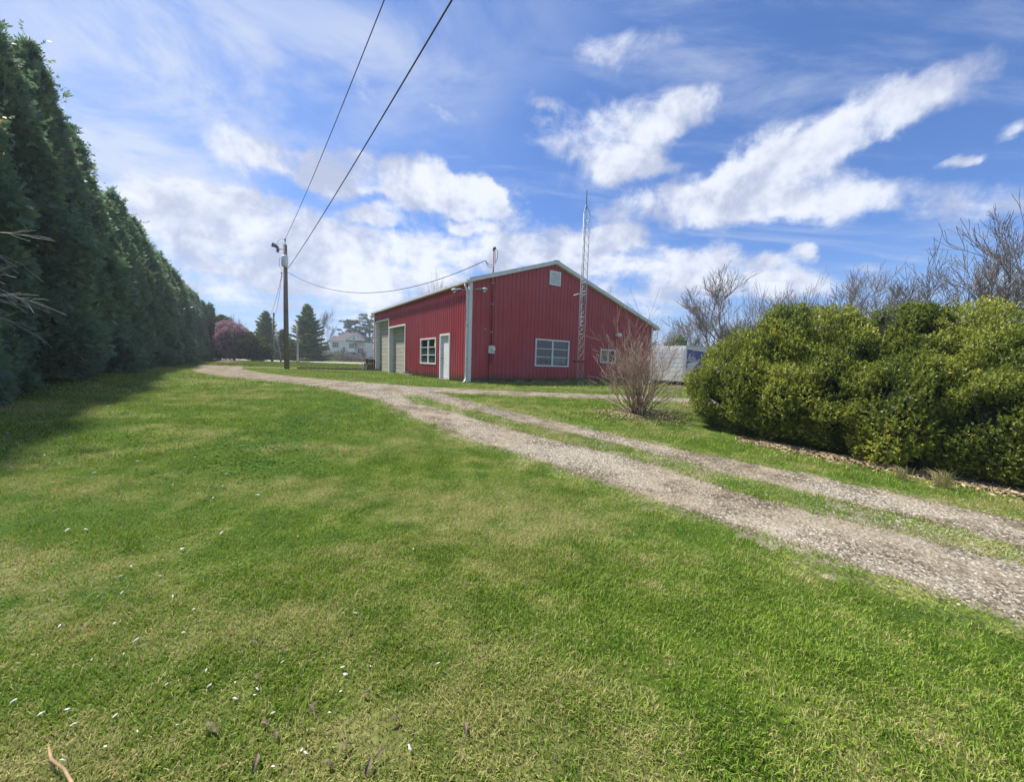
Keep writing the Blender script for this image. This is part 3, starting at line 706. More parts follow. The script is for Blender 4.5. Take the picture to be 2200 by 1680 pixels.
MB().tube([(.95, -.07, 1.28), (.95, -.07, -.02)], .012, 6).build('ground_wire', 'black_rubber', mb_)
for (p0, dr_, lab) in (((.22, -.03, 3.93), (0, -1), 'on the gable'), ((-.03, .45, 3.93), (-1, 0), 'on the long side')):
    lt = MB().tube([p0, (p0[0]+dr_[0]*.18+.1*(dr_[1] != 0), p0[1]+dr_[1]*.18, 3.97), (p0[0]+dr_[0]*.34+.22*(dr_[1] != 0), p0[1]+dr_[1]*.34+.15*(dr_[0] != 0), 3.95)], [.03, .028, .03], 8).build('security_light', 'galvanised', shed)
    e_ = (p0[0]+dr_[0]*.38+.24*(dr_[1] != 0), p0[1]+dr_[1]*.38+.18*(dr_[0] != 0), 3.93)
    MB().tube([(e_[0], e_[1], 3.99), (e_[0], e_[1], 3.95), (e_[0], e_[1], 3.89)], [.05, .13, .15], 14).build('lamp_shade', 'galvanised', lt, smooth=True)
    MB().tube([(e_[0], e_[1], 3.889), (e_[0], e_[1], 3.84), (e_[0], e_[1], 3.80)], [.07, .07, .03], 10).build('bulb', 'lens', lt, smooth=True)
MB().tube([(.76, -.0201, 2.32), (.76, -.06, 2.32)], .02, 8).build('wall_fitting', 'lens', shed)
bx('wall_box', (9.28, -.2, 2.55), (9.62, -.021, 2.75), 'white_paint', shed, bevel=.02)
def bl(x, y, z=0):
    p_ = BO+BG_*x+BS_*y; return (p_[0], p_[1], z)
# things by the long wall
px_, py_, _ = bl(-.16, 7.35)
cb = empty('concrete_block', 'grey hollow concrete block lying by the red wall left of the window', 'block', (px_, py_, BZ), AZ)
b4 = MB(); b4.box((-.1, -.2, 0), (.1, -.165, .19)); b4.box((-.1, .165, 0), (.1, .2, .19)); b4.box((-.1, -.0175, 0), (.1, .0175, .19)); b4.build('web', 'concrete', cb)
b4 = MB(); b4.box((-.1, -.1645, 0), (-.068, -.018, .19)); b4.box((.068, -.1645, 0), (.1, -.018, .19)); b4.box((-.1, .018, 0), (-.068, .1645, .19)); b4.box((.068, .018, 0), (.1, .1645, .19)); b4.build('shell', 'concrete', cb)
px_, py_, _ = bl(-.22, 6.75)
o_ = bx('paving_stone', (-.13, -.3, -.02), (.13, .3, .07), 'concrete', None, bevel=.01); o_.location = (px_, py_, BZ); o_.rotation_euler = (0, 0, AZ+.1)
tag(o_, 'low flat pale concrete slab lying against the red wall beside the hollow block', 'paving slab')
px_, py_, _ = bl(-.38, 14.55)
wp = empty('slatted_crate', 'dark weathered wooden crate of upright slats at the far corner of the red shed', 'crate', (px_, py_, BZ), AZ)
for k_ in range(5): bx('slat', (-.3+k_*.125, -.3, 0), (-.3+k_*.125+.105, -.27, .86-.03*(k_ % 3)), 'dark_wood', wp)
for k_ in range(5): bx('slat', (-.335, -.3+k_*.12, 0), (-.305, -.3+k_*.12+.10, .84+.02*(k_ % 2)), 'dark_wood', wp)
for z_ in (.12, .66): bx('rail', (-.304, -.268, z_), (.32, -.24, z_+.07), 'old_wood', wp); bx('rail', (-.303, -.2395, z_), (-.28, .31, z_+.07), 'old_wood', wp)
px_, py_, _ = bl(-.85, 14.3)
hs_ = MB()
for k_ in range(3):
    hs_.tube([(.0+.06*k_, .2*math.cos(a)*1, .34+.27*math.sin(a)) for a in np.linspace(0, 6.1, 18)], .022, 6)
o_ = hs_.build('coiled_hose', 'chip_pale'); o_.location = (px_, py_, BZ); o_.rotation_euler = (0, 0, AZ+1.2)
tag(o_, 'pale coiled hose leaning on the dark crate at the far shed corner', 'hose')

# ------------------------------------------------------------------ antenna tower
TB = (2.92, 16.36)
tw = empty('antenna_tower', 'slim galvanised lattice antenna mast standing against the red gable wall', 'antenna mast', (TB[0], TB[1], .56), .35)
TH, RT = 7.32, .17
legp = [(RT*math.cos(a), RT*math.sin(a)) for a in (PI*7/6, PI*11/6, PI/2)]
tap = lambda z: 1-.0*z
for lx, ly in legp: MB().tube([(lx, ly, -.1), (lx, ly, TH)], .017, 8).build('mast_leg', 'galvanised', tw, smooth=True)
st = .37; nz = int(TH/st)
for side in range(3):
    a, b_ = legp[side], legp[(side+1) % 3]
    for k_ in range(nz+1):
        z_ = .04+k_*st
        MB().tube([(a[0], a[1], z_), (b_[0], b_[1], z_)], .007, 5, False).build('rung', 'galvanised', tw)
        if z_+st <= TH+.05:
            MB().tube([(a[0], a[1], z_+.02), (b_[0], b_[1], z_+st-.02)], .006, 5, False).build('cross_brace', 'galvanised', tw)
            if side == 0: MB().tube([(b_[0], b_[1], z_+.02), (a[0], a[1], z_+st-.02)], .006, 5, False).build('cross_brace', 'galvanised', tw)
for lx, ly in legp: MB().tube([(lx, ly, TH), (0, 0, TH+.42)], .016, 6).build('top_strut', 'galvanised', tw)
MB().tube([(0, 0, TH+.2), (0, 0, TH+.98)], [.024, .02], 8).build('top_pole', 'dull_metal', tw)
MB().tube([(0, .02, 2.6), (0.0, .02, TH+.3)], .022, 8).build('inner_pipe', 'galvanised', tw)
bx('wall_bracket', (-.2, .05, 3.95), (.2, .42, 4.0), 'galvanised', tw); bx('collar', (-.22, -.14, 1.02), (.22, .17, 1.1), 'conduit_red', tw)

# ------------------------------------------------------------------ poles and wires
PX, PY = -15.35, 25.3
pole = empty('utility_pole', 'tall grey wooden utility pole with transformer on the grass between drive and red shed', 'utility pole', (PX, PY, .575))
MB().tube([(0, 0, -.3), (0, 0, 4), (.02, 0, 8.25)], [.165, .145, .115], 14).build('shaft', 'old_wood', pole, smooth=True)
tr_ = MB().tube([(.12, -.24, 6.78), (.12, -.24, 6.82), (.12, -.24, 7.44), (.12, -.24, 7.5)], [.18, .2, .2, .15], 16).build('transformer', 'trim_grey', pole, smooth=True)
MB().tube([(.16, -.24, 7.5), (.16, -.24, 7.6), (.17, -.24, 7.75)], [.05, .06, .03], 10).build('bushing', 'ceramic', tr_)
bx('transformer_bracket', (-.06, -.2, 7.0), (.08, .02, 7.3), 'dull_metal', pole)
MB().tube([(.02, 0, 8.2), (.03, 0, 8.62)], .022, 8).build('top_pin', 'dull_metal', pole); MB().tube([(.03, 0, 8.5), (.03, 0, 8.56), (.03, 0, 8.66)], [.05, .06, .03], 10).build('insulator', 'ceramic', pole)
MB().tube([(0, 0, 7.92), (-.44, -.05, 7.98)], .025, 8).build('arm', 'dull_metal', pole)
fl = MB().tube([(-.42, -.06, 8.02), (-.55, -.12, 8.14), (-.72, -.2, 8.18)], [.09, .12, .15], 12).build('flood_lamp', 'dull_metal', pole)
MB().tube([(-.4, -.06, 8.0), (-.42, -.08, 7.86), (-.43, -.09, 7.72)], [.07, .1, .06], 12).build('fuse_cutout', 'dull_metal', pole)
MB().tube([(.03, 0, 8.58), (-.2, 0, 8.66), (-.42, -.03, 8.5), (-.48, -.06, 8.25)], .009, 5).build('jumper_wire', 'dull_metal', pole)
MB().tube([(-.02, -.2, 7.45), (-.28, -.15, 7.3), (-.33, -.12, 6.85), (-.12, -.08, 6.55)], .014, 6).build('jumper_wire', 'dull_metal', pole)
MB().tube([(-.16, -.05, 6.4), (-.24, -.08, 6.4)], .05, 8).build('clevis', 'dull_metal', pole)
def wire(name, p0, p1, sag, r, lab, n=40):
    pts = []
    for i_ in range(n+1):
        t_ = i_/n; p_ = [p0[k_]+(p1[k_]-p0[k_])*t_ for k_ in range(3)]; p_[2] -= sag*4*t_*(1-t_); pts.append(p_)
    tag(MB().tube(pts, r, 6).build(name, 'black_rubber'), lab, 'wire')
def through(p0, q, t_at, sag):
    """far end so that the wire passes q at fraction t_at"""
    e = [p0[k_]+(q[k_]-p0[k_])/t_at for k_ in range(2)]
    z_ = p0[2]+(q[2]+sag*4*t_at*(1-t_at)-p0[2])/t_at
    return (e[0], e[1], z_)
A0 = (PX+.03, PY, 9.2); q1 = (-2.776, 7.964, 8.6); e1 = through(A0, q1, .5, .75); wire('overhead_wire', A0, e1, .75, .0105, 'thin dark overhead wire rising from the very top of the tall pole')
A1 = (PX+.2, PY-.05, 7.25); q2 = (-1.146, 6.36, 7.2); e2 = through(A1, q2, .5, .55); wire('overhead_wire', A1, e2, .55, .014, 'thicker dark overhead cable rising from below the transformer')
ga_ = bl(.5, -.35, BZ+5.12)
wire('service_wire', (PX+.14, PY, 7.06), ga_, 1.35, .014, 'dark service wire sagging from the tall pole to the shed mast')
def plain_pole(name, x, y, h, r, mt_, lab, lean=0, cat='pole'):
    o_ = empty(name, lab, cat, (x, y, .575)); MB().tube([(0, 0, -.2), (lean, 0, h)], [r, r*.75], 10).build('shaft', mt_, o_, smooth=True); return o_
p2 = plain_pole('utility_pole', -33.6, 52, 6.5, .16, 'old_wood', 'dark wooden utility pole by the road left of the tall pole', .35, 'utility pole')
bx('pole_top', (.27, -.08, 6.45), (.44, .08, 6.75), 'dull_metal', p2)
plain_pole('utility_pole', -32.0, 51.5, 4.6, .12, 'bark_pale', 'short leaning pale pole just left of the tall utility pole', -.7, 'utility pole')
plain_pole('utility_pole', -34.05, 59, 5.9, .16, 'bark_pale', 'pale slim pole in front of the blue-green spruce', 0, 'utility pole')
plain_pole('utility_pole', -47.2, 72, 3.9, .14, 'bark_pale', 'pale stubby pole at the road gap beyond the purple tree', .1, 'utility pole')
plain_pole('utility_pole', -61.5, 95, 8.0, .14, 'old_wood', 'farthest thin grey pole in the road gap', 0, 'utility pole')
for dx_, lab in ((-.25, 'left one of two faint wires running from the tall pole to the roadside pole'), (.1, 'right one of two faint wires running from the tall pole to the roadside pole')):
    wire('roadside_wire', (PX-.2, PY, 7.0), (-33.3+dx_*2, 52, 7.0), .5, .012, lab, 24)

# timber edging by the meadow
tm = empty('timber_edging', 'dark low landscape timber edging the meadow left of the red shed', 'timber edging', (0, 0, 0))
ps = [(-15.0, 25.9), (-13.7, 26.4), (-12.3, 26.75), (-11.0, 27.0), (-9.6, 27.3)]
for a, b_ in zip(ps, ps[1:]):
    MB().prism([(a[0]+.02, a[1], .57), (b_[0]-.02, b_[1], .57), (b_[0]-.02, b_[1], .71), (a[0]+.02, a[1], .71)], (.03, .16, 0)).build('timber', 'old_wood', tm)

# ------------------------------------------------------------------ vegetation builders
def leaf_quads(P, D, Q, L_, W_, fold=0):
    """rhombic leaves: centre P, long axis D, cross axis Q"""
    d = D*L_[:, None]; q = Q*W_[:, None]
    V = np.stack([P-d, P-q, P+d, P+q], 1).reshape(-1, 3); i = np.arange(len(P))*4
    return V, np.stack([i, i+1, i+2, i+3], 1)
def unit(A): return A/np.maximum(np.linalg.norm(A, axis=1), 1e-6)[:, None]
def tree_segments(rg, p0, d0, L_, r, depth, maxd, spread=.6, nseg=4, up=.12, kids=(2, 4), shrink=.72, wob=.16):
    segs = []
    def grow(p, d, L0, r_, dep):
        pts = [p]; rr = [r_]; dd = d.copy()
        for s_ in range(nseg):
            dd = dd+rg.normal(0, wob, 3)+np.array([0, 0, up]); dd /= np.linalg.norm(dd)
            p = p+dd*L0/nseg; pts.append(p); rr.append(r_*(1-.45*(s_+1)/nseg))
        for k_ in range(nseg): segs.append((*pts[k_], *pts[k_+1], rr[k_], rr[k_+1]))
        if dep >= maxd: return
        nk = rg.integers(kids[0], kids[1]+1)
        for k_ in range(nk):
            f_ = rg.uniform(.35, 1.) if k_ else 1.
            ix = min(int(f_*nseg), nseg-1) if k_ else nseg
            q = pts[ix]; a = rg.normal(size=3); a -= dd*a.dot(dd); a /= np.linalg.norm(a)
            sp_ = rg.uniform(.55, 1.25)*spread*(.55 if k_ == 0 else 1)
            nd = dd*math.cos(sp_)+a*math.sin(sp_)
            grow(q, nd/np.linalg.norm(nd), L0*shrink*rg.uniform(.75, 1.15), rr[ix]*(.8 if k_ == 0 else .62), dep+1)
    grow(np.array(p0, float), np.array(d0, float)/np.linalg.norm(d0), L_, r, 0)
    return np.array(segs)
def seg_mesh(name, S, material, k=4, rmin=.004):
    A, B, ra, rb = S[:, :3], S[:, 3:6], np.maximum(S[:, 6], rmin), np.maximum(S[:, 7], rmin)
    D = unit(B-A); up_ = np.where(np.abs(D[:, 2:3]) > .9, np.array([[1., 0, 0]]), np.array([[0, 0, 1.]]))
    U_ = unit(np.cross(D, up_)); W2 = np.cross(D, U_); n = len(S); R_ = []
    for P, r in ((A, ra), (B, rb)):
        for j in range(k):
            an = 2*PI*j/k; R_.append(P+(U_*math.cos(an)+W2*math.sin(an))*r[:, None])
    V = np.stack(R_, 1).reshape(-1, 3); i = (np.arange(n)*2*k)[:, None]
    F = np.concatenate([np.stack([i[:, 0]+j, i[:, 0]+(j+1) % k, i[:, 0]+k+(j+1) % k, i[:, 0]+k+j], 1) for j in range(k)])
    return np_mesh(name, V, F, material, smooth=True)
def blob_core(name, lobes, material, sc_=.8, seed=0):
    Vs, Fs, k_ = [], [], 0
    for (cx, cy, cz, rx, ry, rz) in lobes:
        nu, nv = 14, 9
        th = np.linspace(0, 2*PI, nu, endpoint=False); ph = np.linspace(.05, PI-.05, nv)
        T, P = np.meshgrid(th, ph)
        V = np.stack([np.cos(T)*np.sin(P), np.sin(T)*np.sin(P), np.cos(P)], 2).reshape(-1, 3)
        V = V*(1+.12*wav(V, 4, seed+k_))[:, None]*sc_*np.array([rx, ry, rz])+np.array([cx, cy, cz])
        i = (np.arange(nv-1)[:, None]*nu+np.arange(nu)[None]).ravel(); j = (np.arange(nv-1)[:, None]*nu+(np.arange(nu)[None]+1) % nu).ravel()
        Fs.append(np.stack([i, j, j+nu, i+nu], 1)+k_); Vs.append(V); k_ += len(V)
    return np_mesh(name, np.concatenate(Vs), np.concatenate(Fs), material, smooth=True)
def blob_leaves(rg, lobes, n, L0, W0, seed, amp=.12, fr=3.0, depth=.22, gaps=.45, zmin=None, upw=.4):
    """leaves on the outside of a union of ellipsoids, in clumps with hollows between"""
    lob = np.array(lobes); area = lob[:, 3]*lob[:, 4]+lob[:, 3]*lob[:, 5]+lob[:, 4]*lob[:, 5]
    idx = rg.choice(len(lob), n, p=area/area.sum()); u_ = unit(rg.normal(size=(n, 3))); l = lob[idx]
    P0 = l[:, :3]+u_*l[:, 3:6]; N = unit(u_/l[:, 3:6])
    cl = wav(P0, fr, seed)*.55+wav(P0, fr*2.7, seed+1)*.45
    dp = rg.random(n)**1.7*depth
    P = P0+N*(amp*cl-dp)[:, None]
    ok = np.ones(n, bool)
    for k_, q in enumerate(lob):
        r = np.linalg.norm((P-q[:3])/q[3:6], axis=1); ok &= (r > .84) | (idx == k_)
    gp = wav(P0, fr*1.7, seed+2); ok &= ~((gp > 1.05-gaps) & (dp < depth*.55) & (rg.random(n) < .88))
    if zmin is not None: ok &= P[:, 2] > zmin+.03
    P, N, cl = P[ok], N[ok], cl[ok]; n = len(P)
    D = unit(N*.9+np.array([0, 0, upw])+rg.normal(0, .55, (n, 3))); Q = unit(np.cross(D, rg.normal(size=(n, 3))))
    s = rg.uniform(.6, 1.3, n)
    V, F = leaf_quads(P, D, Q, L0*s, W0*s)
    return V, F, np.repeat(np.clip(rg.random(n)*.8+cl*.22, 0, 1), 4)

def sprigs(rg, lobes, n, L0, seed):
    """upright leafy sprigs on the outside of a union of ellipsoids, in plumes with hollows between"""
    lob = np.array(lobes); area = lob[:, 3]*lob[:, 4]+lob[:, 3]*lob[:, 5]+lob[:, 4]*lob[:, 5]
    n2 = int(n*2.6); idx = rg.choice(len(lob), n2, p=area/area.sum()); u_ = unit(rg.normal(size=(n2, 3))); l = lob[idx]
    P0 = l[:, :3]+u_*l[:, 3:6]; N = unit(u_/l[:, 3:6])
    cl = wav(P0, 3.6, seed)*.5+wav(P0*np.array([1, 1, .7]), 11, seed+1)*.5
    dp = rg.random(n2)**1.6*.24; P = P0+N*(.21*cl-dp)[:, None]
    ok = np.ones(n2, bool)
    for k_, q in enumerate(lob):
        r = np.linalg.norm((P-q[:3])/q[3:6], axis=1); ok &= (r > .78) | (idx == k_)
        r0_ = np.linalg.norm((P-q[:3])/q[3:6], axis=1); ok &= ~((r0_ < .6))
    back = (N@np.array([-.75, -.66, .25]))
    ok &= (back > -.25) | (rg.random(n2) < .4)
    ok &= P[:, 2] > .05
    ok &= ~((cl < -.42) & (dp < .13) & (rg.random(n2) < .85))
    P, N, cl, dp = P[ok], N[ok], cl[ok], dp[ok]; P, N, cl, dp = P[:n], N[:n], cl[:n], dp[:n]; n = len(P)
    A = unit(N*.75+np.array([0, 0, .75])+rg.normal(0, .38, (n, 3))); B = unit(np.cross(A, rg.normal(size=(n, 3)))); C_ = np.cross(A, B)
    ln = rg.uniform(.05, .11, n)*L0/.0165; tone = np.clip(.42+.38*cl+rg.normal(0, .16, n), 0, 1)  # clump hollows toned darker, swellings lighter, as light would leave them
    Vs, Fs, Rs, k_ = [], [], [], 0
    for j in range(8):
        a = j*2.4+rg.uniform(-.5, .5, n); up_ = j/7.
        Rd = B*np.cos(a)[:, None]+C_*np.sin(a)[:, None]
        D = unit(Rd*(1.1-.7*up_)+A*(.45+.6*up_)+rg.normal(0, .2, (n, 3))); Q = unit(np.cross(D, A+rg.normal(0, .5, (n, 3))))
        s = rg.uniform(.75, 1.25, n)*L0
        V, F = leaf_quads(P+A*(ln*(up_-.4))[:, None]+D*(s*.9)[:, None], D, Q, s, s*.52)
        Vs.append(V); Fs.append(F+k_); k_ += len(V); Rs.append(np.repeat(np.clip(tone+.42*up_-.2+rg.normal(0, .1, n), 0, 1), 4))  # lit tips and shaded sprig bases are put into the leaf colour
    return np.concatenate(Vs), np.concatenate(Fs), np.concatenate(Rs)

# --- arborvitae row
def arbor(seed):
    rg = np.random.default_rng(seed); H = 9.; n = 24000
    t_ = rg.beta(1., 1.25, n); z = .15+t_*(H-.15)
    R0 = 1.62*np.clip(1-t_, 0, 1)**.62*(.85+.5*np.clip(t_*6, 0, 1)*.3)
    th = rg.uniform(0, 2*PI, n); c_ = np.stack([np.cos(th)*1.5, np.sin(th)*1.5, z], 1)
    lump = wav(c_, 1.5, seed+5)*.30+wav(c_, 4.2, seed+6)*.18
    r = R0*(1+lump*.8)-rg.random(n)**2*.40+.05+.22*(rg.random(n) < .08)*rg.random(n)
    tp = (t_ > .86); z = np.where(tp, z+rg.random(n)*.55*(wav(c_, 6, seed+9) > 0), z)
    hole = wav(c_, 3.1, seed+7) > 1.15; ok = (r > 0) & ~(hole & (rg.random(n) < .8)); th, z, r, t_ = th[ok], z[ok], np.maximum(r[ok], .03), t_[ok]; n = len(z)
    out = np.stack([np.cos(th), np.sin(th), np.zeros(n)], 1); P = out*r[:, None]; P[:, 2] = z
    Vs, Fs, Rs, k_ = [], [], [], 0; base = rg.random(n)*.75+.25*rg.random(n)
    rise = np.where(rg.random(n) < .45, -.35, .75)+rg.normal(0, .3, n)
    rise = np.where(t_ > .8, np.abs(rise)+.7, rise)
    main = unit(out*.9+np.stack([np.zeros(n), np.zeros(n), rise], 1)+rg.normal(0, .28, (n, 3)))
    # long shoots that break the outline
    m_ = 420; pick = rg.choice(n, m_, p=(.15+t_**1.5)/(.15+t_**1.5).sum()); sd_ = unit(out[pick]*.7+np.array([0, 0, .9])+rg.normal(0, .3, (m_, 3))); sl_ = rg.uniform(.25, .62, m_)
    SP, SM = [], []
    for j in range(9):
        SP.append(P[pick]+sd_*(sl_*(j+1)/9)[:, None]); SM.append(unit(sd_+rg.normal(0, .55, (m_, 3))+np.array([0, 0, -.15])))
    P = np.concatenate([P]+SP); main = np.concatenate([main]+SM); t_ = np.concatenate([t_]+[t_[pick]*.5]*9); base = np.concatenate([base]+[base[pick]]*9); n = len(P)
    side = unit(np.cross(main, rg.normal(size=(n, 3))*.6+np.array([0, 0, .4])))
    L_ = rg.uniform(.085, .20, n)*np.where(np.arange(n) < n-9*m_, 1., .5)*np.where(t_ > .85, 1.2, 1)
    for (da, off, ls, ws) in ((0, .55, 1., .20), (.55, .35, .72, .19), (-.55, .35, .72, .19), (.3, .9, .6, .18), (-.35, .85, .6, .18)):
        D = unit(main*math.cos(da)+side*math.sin(da)); Q = unit(np.cross(D, np.cross(main, side)))
        V, F = leaf_quads(P+D*(L_*off)[:, None], D, Q, L_*ls*.6, L_*ws*.72)
        Vs.append(V); Fs.append(F+k_); k_ += len(V); Rs.append(np.repeat(base, 4))
    me = np_mesh('crown', np.concatenate(Vs), np.concatenate(Fs), 'arborvitae_leaf', np.concatenate(Rs))
    zc = np.linspace(.25, 7.9, 16); lob = []
    core = MB(); core.tube([(0, 0, a) for a in zc], [1.2*max(0., (1-a/8.3))**.7*.86 for a in zc], 12)  # closed dark cone filling the crown in place of its shaded inside
    cme = bpy.data.meshes.new('shade_core'); cme.from_pydata(core.v, [], core.f); cme.materials.append(MATS['core_dark'])
    tk = MB().tube([(0, 0, -.1), (0, 0, 1)], [.16, .12], 8); tme = bpy.data.meshes.new('trunk'); tme.from_pydata(tk.v, [], tk.f); tme.materials.append(MATS['bark_grey'])
    return me, cme, tme
AV = [arbor(s_) for s_ in (101, 202, 303)]
row = [(-10.6, 4.8, 9.0), (-11.9, 6.7, 11.2), (-13.2, 8.6, 11.4), (-14.4, 10.6, 10.6), (-15.6, 12.5, 10.0), (-17.0, 14.4, 9.2), (-18.3, 16.2, 8.9), (-19.7, 18.1, 8.7), (-21.0, 19.9, 8.8), (-22.4, 21.8, 8.7), (-23.8, 23.7, 8.95), (-25.1, 25.5, 8.7), (-26.5, 27.4, 8.8), (-27.8, 29.2, 8.4), (-29.2, 31.1, 8.6), (-30.5, 33.0, 8.5), (-31.8, 34.9, 8.9), (-33.2, 36.7, 8.7), (-34.5, 38.6, 9.1), (-35.8, 40.5, 8.9), (-37.2, 42.3, 9.2), (-38.5, 44.2, 9.0), (-39.8, 46.1, 9.3), (-41.2, 48.0, 9.0), (-42.4, 49.9, 9.1), (-43.2, 52.0, 8.9), (-44.0, 54.4, 8.5)]
ordn = ['first', 'second', 'third', 'fourth', 'fifth', 'sixth', 'seventh', 'eighth', 'ninth', 'tenth', 'eleventh', 'twelfth', 'thirteenth', 'fourteenth', 'fifteenth', 'sixteenth', 'seventeenth', 'eighteenth', 'nineteenth', 'twentieth', 'twenty-first', 'twenty-second', 'twenty-third', 'twenty-fourth', 'twenty-fifth', 'twenty-sixth', 'twenty-seventh']
for i_, (x_, y_, z_) in enumerate(row):
    lab = 'tall dense dark green arborvitae, ' + (ordn[i_]+' from the near end of the row beside the lawn' if i_ < 26 else 'last and farthest of the row where the drive bends')
    o_ = empty('arborvitae', lab, 'tree', (x_, y_, float(ter(x_, y_))), rng.uniform(0, 6.28), 'arborvitae trees in the tall row left of the lawn')
    hh = (z_-.5)/9.*rng.uniform(.91, 1.06); ww = rng.uniform(.86, 1.14); o_.scale = (ww, ww, hh)
    A_ = AV[i_ % 3]
    link('crown', A_[0], o_); link('shade_core', A_[1], o_); link('trunk', A_[2], o_)

# --- boxwood hedge, five shrubs grown together
SHR = [
 ('leftmost rounded evergreen shrub of the big hedge, next to the bare bush', [(4.78, 7.65, .85, 1.02, 1.0, .92), (5.0, 7.5, 1.45, .64, .70, .62), (5.38, 7.3, 1.88, .52, .62, .68), (5.0, 6.85, .6, .66, .66, .7)]),
 ('second evergreen hedge shrub from the bare bush, with a dip to its right', [(5.62, 6.72, .85, .82, .95, .92), (5.98, 7.0, 1.78, .46, .6, .70), (5.40, 6.3, .72, .62, .62, .72), (5.80, 6.45, 1.35, .46, .52, .6)]),
 ('middle evergreen hedge shrub with a raised twin top', [(6.25, 5.95, .88, .80, .92, .95), (6.42, 6.4, 2.0, .34, .48, .58), (6.80, 6.22, 1.96, .32, .48, .54), (5.88, 5.62, .75, .58, .6, .76), (6.28, 5.80, 1.4, .46, .5, .6)]),
 ('fourth evergreen hedge shrub, tall and yellow-green with tufts of grass at its foot', [(6.85, 5.15, .88, .80, .92, .92), (7.02, 5.6, 1.74, .44, .5, .58), (6.48, 4.98, .75, .55, .58, .76), (6.75, 5.1, 1.38, .46, .52, .6)]),
 ('rightmost and nearest evergreen hedge shrub at the edge of the view', [(7.3, 4.15, .88, .85, .9, .92), (7.4, 4.75, 1.5, .52, .55, .52), (7.02, 4.1, .7, .7, .7, .7), (7.2, 4.2, 1.35, .52, .58, .6)]),
]
for i_, (lab, lobes) in enumerate(SHR):
    cx, cy = lobes[0][0], lobes[0][1]; g0 = float(ter(cx, cy))
    lb = [(a-cx, b_-cy, c_, d, e, f_) for (a, b_, c_, d, e, f_) in lobes]
    o_ = empty('hedge_shrub', lab, 'shrub', (cx, cy, g0), 0, 'evergreen shrubs grown together into the hedge on the right')
    rg = np.random.default_rng(500+i_)
    n = (8500, 9500, 11500, 13500, 12000)[i_]; ls = (1.3, 1.2, 1.1, 1., 1.)[i_]
    V, F, r = sprigs(rg, lb, n, .0165*ls, 600+i_*10)
    # sprigs poking out
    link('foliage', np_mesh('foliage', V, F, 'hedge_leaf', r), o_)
    link('shade_core', blob_core('shade_core', lb, 'core_dark', .6, 60+i_), o_)

# --- bare bush
rg = np.random.default_rng(77); S_ = []
for k_ in range(54):
    an = rg.uniform(0, 2*PI); tilt = min(abs(rg.normal(.0, .55)) + .06, 1.15)
    d = (math.sin(tilt)*math.cos(an), math.sin(tilt)*math.sin(an)*.8, math.cos(tilt))
    S_.append(tree_segments(rg, (math.cos(an)*rg.uniform(0, .2), math.sin(an)*rg.uniform(0, .2), -.02), d, rg.uniform(.72, 1.08)*(.85 if tilt > .8 else 1), rg.uniform(.009, .02), 0, 3, .5, 4, .03, (2, 3), .74, .11))
S_ = np.concatenate(S_)
o_ = empty('bare_bush', 'leafless multi-stemmed bush with reddish twigs on the grass between lane and hedge', 'bush', (3.03, 8.85, float(ter(3.03, 8.85))), 0)
thick = S_[:, 6] > .0075
link('stems', seg_mesh('stems', S_[thick], 'bark_bush', 5), o_); link('twigs', seg_mesh('twigs', S_[~thick], 'bark_bush', 3, .0034), o_)
MB().tube([(0, 0, -.1), (0, 0, .06), (.02, 0, .16)], [.2, .17, .09], 9).build('root_crown', 'dark_wood', o_)

# --- bare trees
def bare(seed, H, spread, maxd, r, kids=(2, 4), nstem=1, shrink=.72, trunk=.28):
    rg = np.random.default_rng(seed); S = []
    for k_ in range(nstem):
        an = 2*PI*k_/nstem+rg.uniform(0, .5); tl = 0.05 if nstem == 1 else rg.uniform(.12, .4)
        S.append(tree_segments(rg, (0, 0, -.1), (math.sin(tl)*math.cos(an), math.sin(tl)*math.sin(an), math.cos(tl)), H*trunk, r, 0, maxd, spread, 4, .085, kids, shrink, .085))
    S = np.concatenate(S); k_ = H/max(S[:, 5].max(), .1); S[:, :6] *= k_
    th = S[:, 6] > r*.3
    return seg_mesh('trunk', S[th], 'bark_grey', 6), seg_mesh('branches', S[~th], 'bark_grey', 3, .0085)
BT = [bare(14, 10, .46, 6, .20, (3, 4), 1, .77, .27), bare(2, 10, .5, 5, .15, (3, 4), 3, .75, .22), bare(23, 10, .52, 6, .19, (3, 4), 1, .77, .27), bare(9, 10, .42, 4, .11, (3, 5), 5, .76, .22)]
def put_bare(v, x, y, top, lab, wid=1., rz=0., name='bare_tree'):
    g0 = float(ter(x, y)); o_ = empty(name, lab, 'tree', (x, y, g0), rz, 'leafless trees standing round the yard'); s_ = (top-g0)/10.
    o_.scale = (s_*wid, s_*wid, s_)
    link('trunk', BT[v][0], o_); link('branches', BT[v][1], o_)
put_bare(0, 16.7, 30, 10.4, 'broad leafless tree with fan-shaped crown behind the left end of the hedge', 1.6, .5)
put_bare(3, 20.6, 32, 9.3, 'slender leafless multi-stem tree between the broad tree and the forked one', 1.0, 1.2)
put_bare(1, 24.3, 32.5, 10.4, 'thin leafless tree just left of the forked tree behind the hedge', .8, 2.2)
put_bare(2, 27.6, 33, 11.4, 'forked leafless tree standing alone above the middle of the hedge', 1.15, .9)
put_bare(1, 20.6, 20.5, 8.0, 'low brushy leafless tree behind the right part of the hedge', 1.6, 4.2)
put_bare(0, 24.6, 20, 10.5, 'large dark leafless tree above the right end of the hedge', 1.15, 3.6)
put_bare(2, 24.8, 17.6, 11.2, 'tall leafless tree cut off by the right edge of the view', 1.1, 5.)
put_bare(3, -9.3, 46, 12.6, 'leafless tree peeking over the roof edge of the red shed', .8, 2.)
put_bare(1, 15.2, 60, 14.5, 'faint leafless tree behind the right roof slope', .8, 1.)
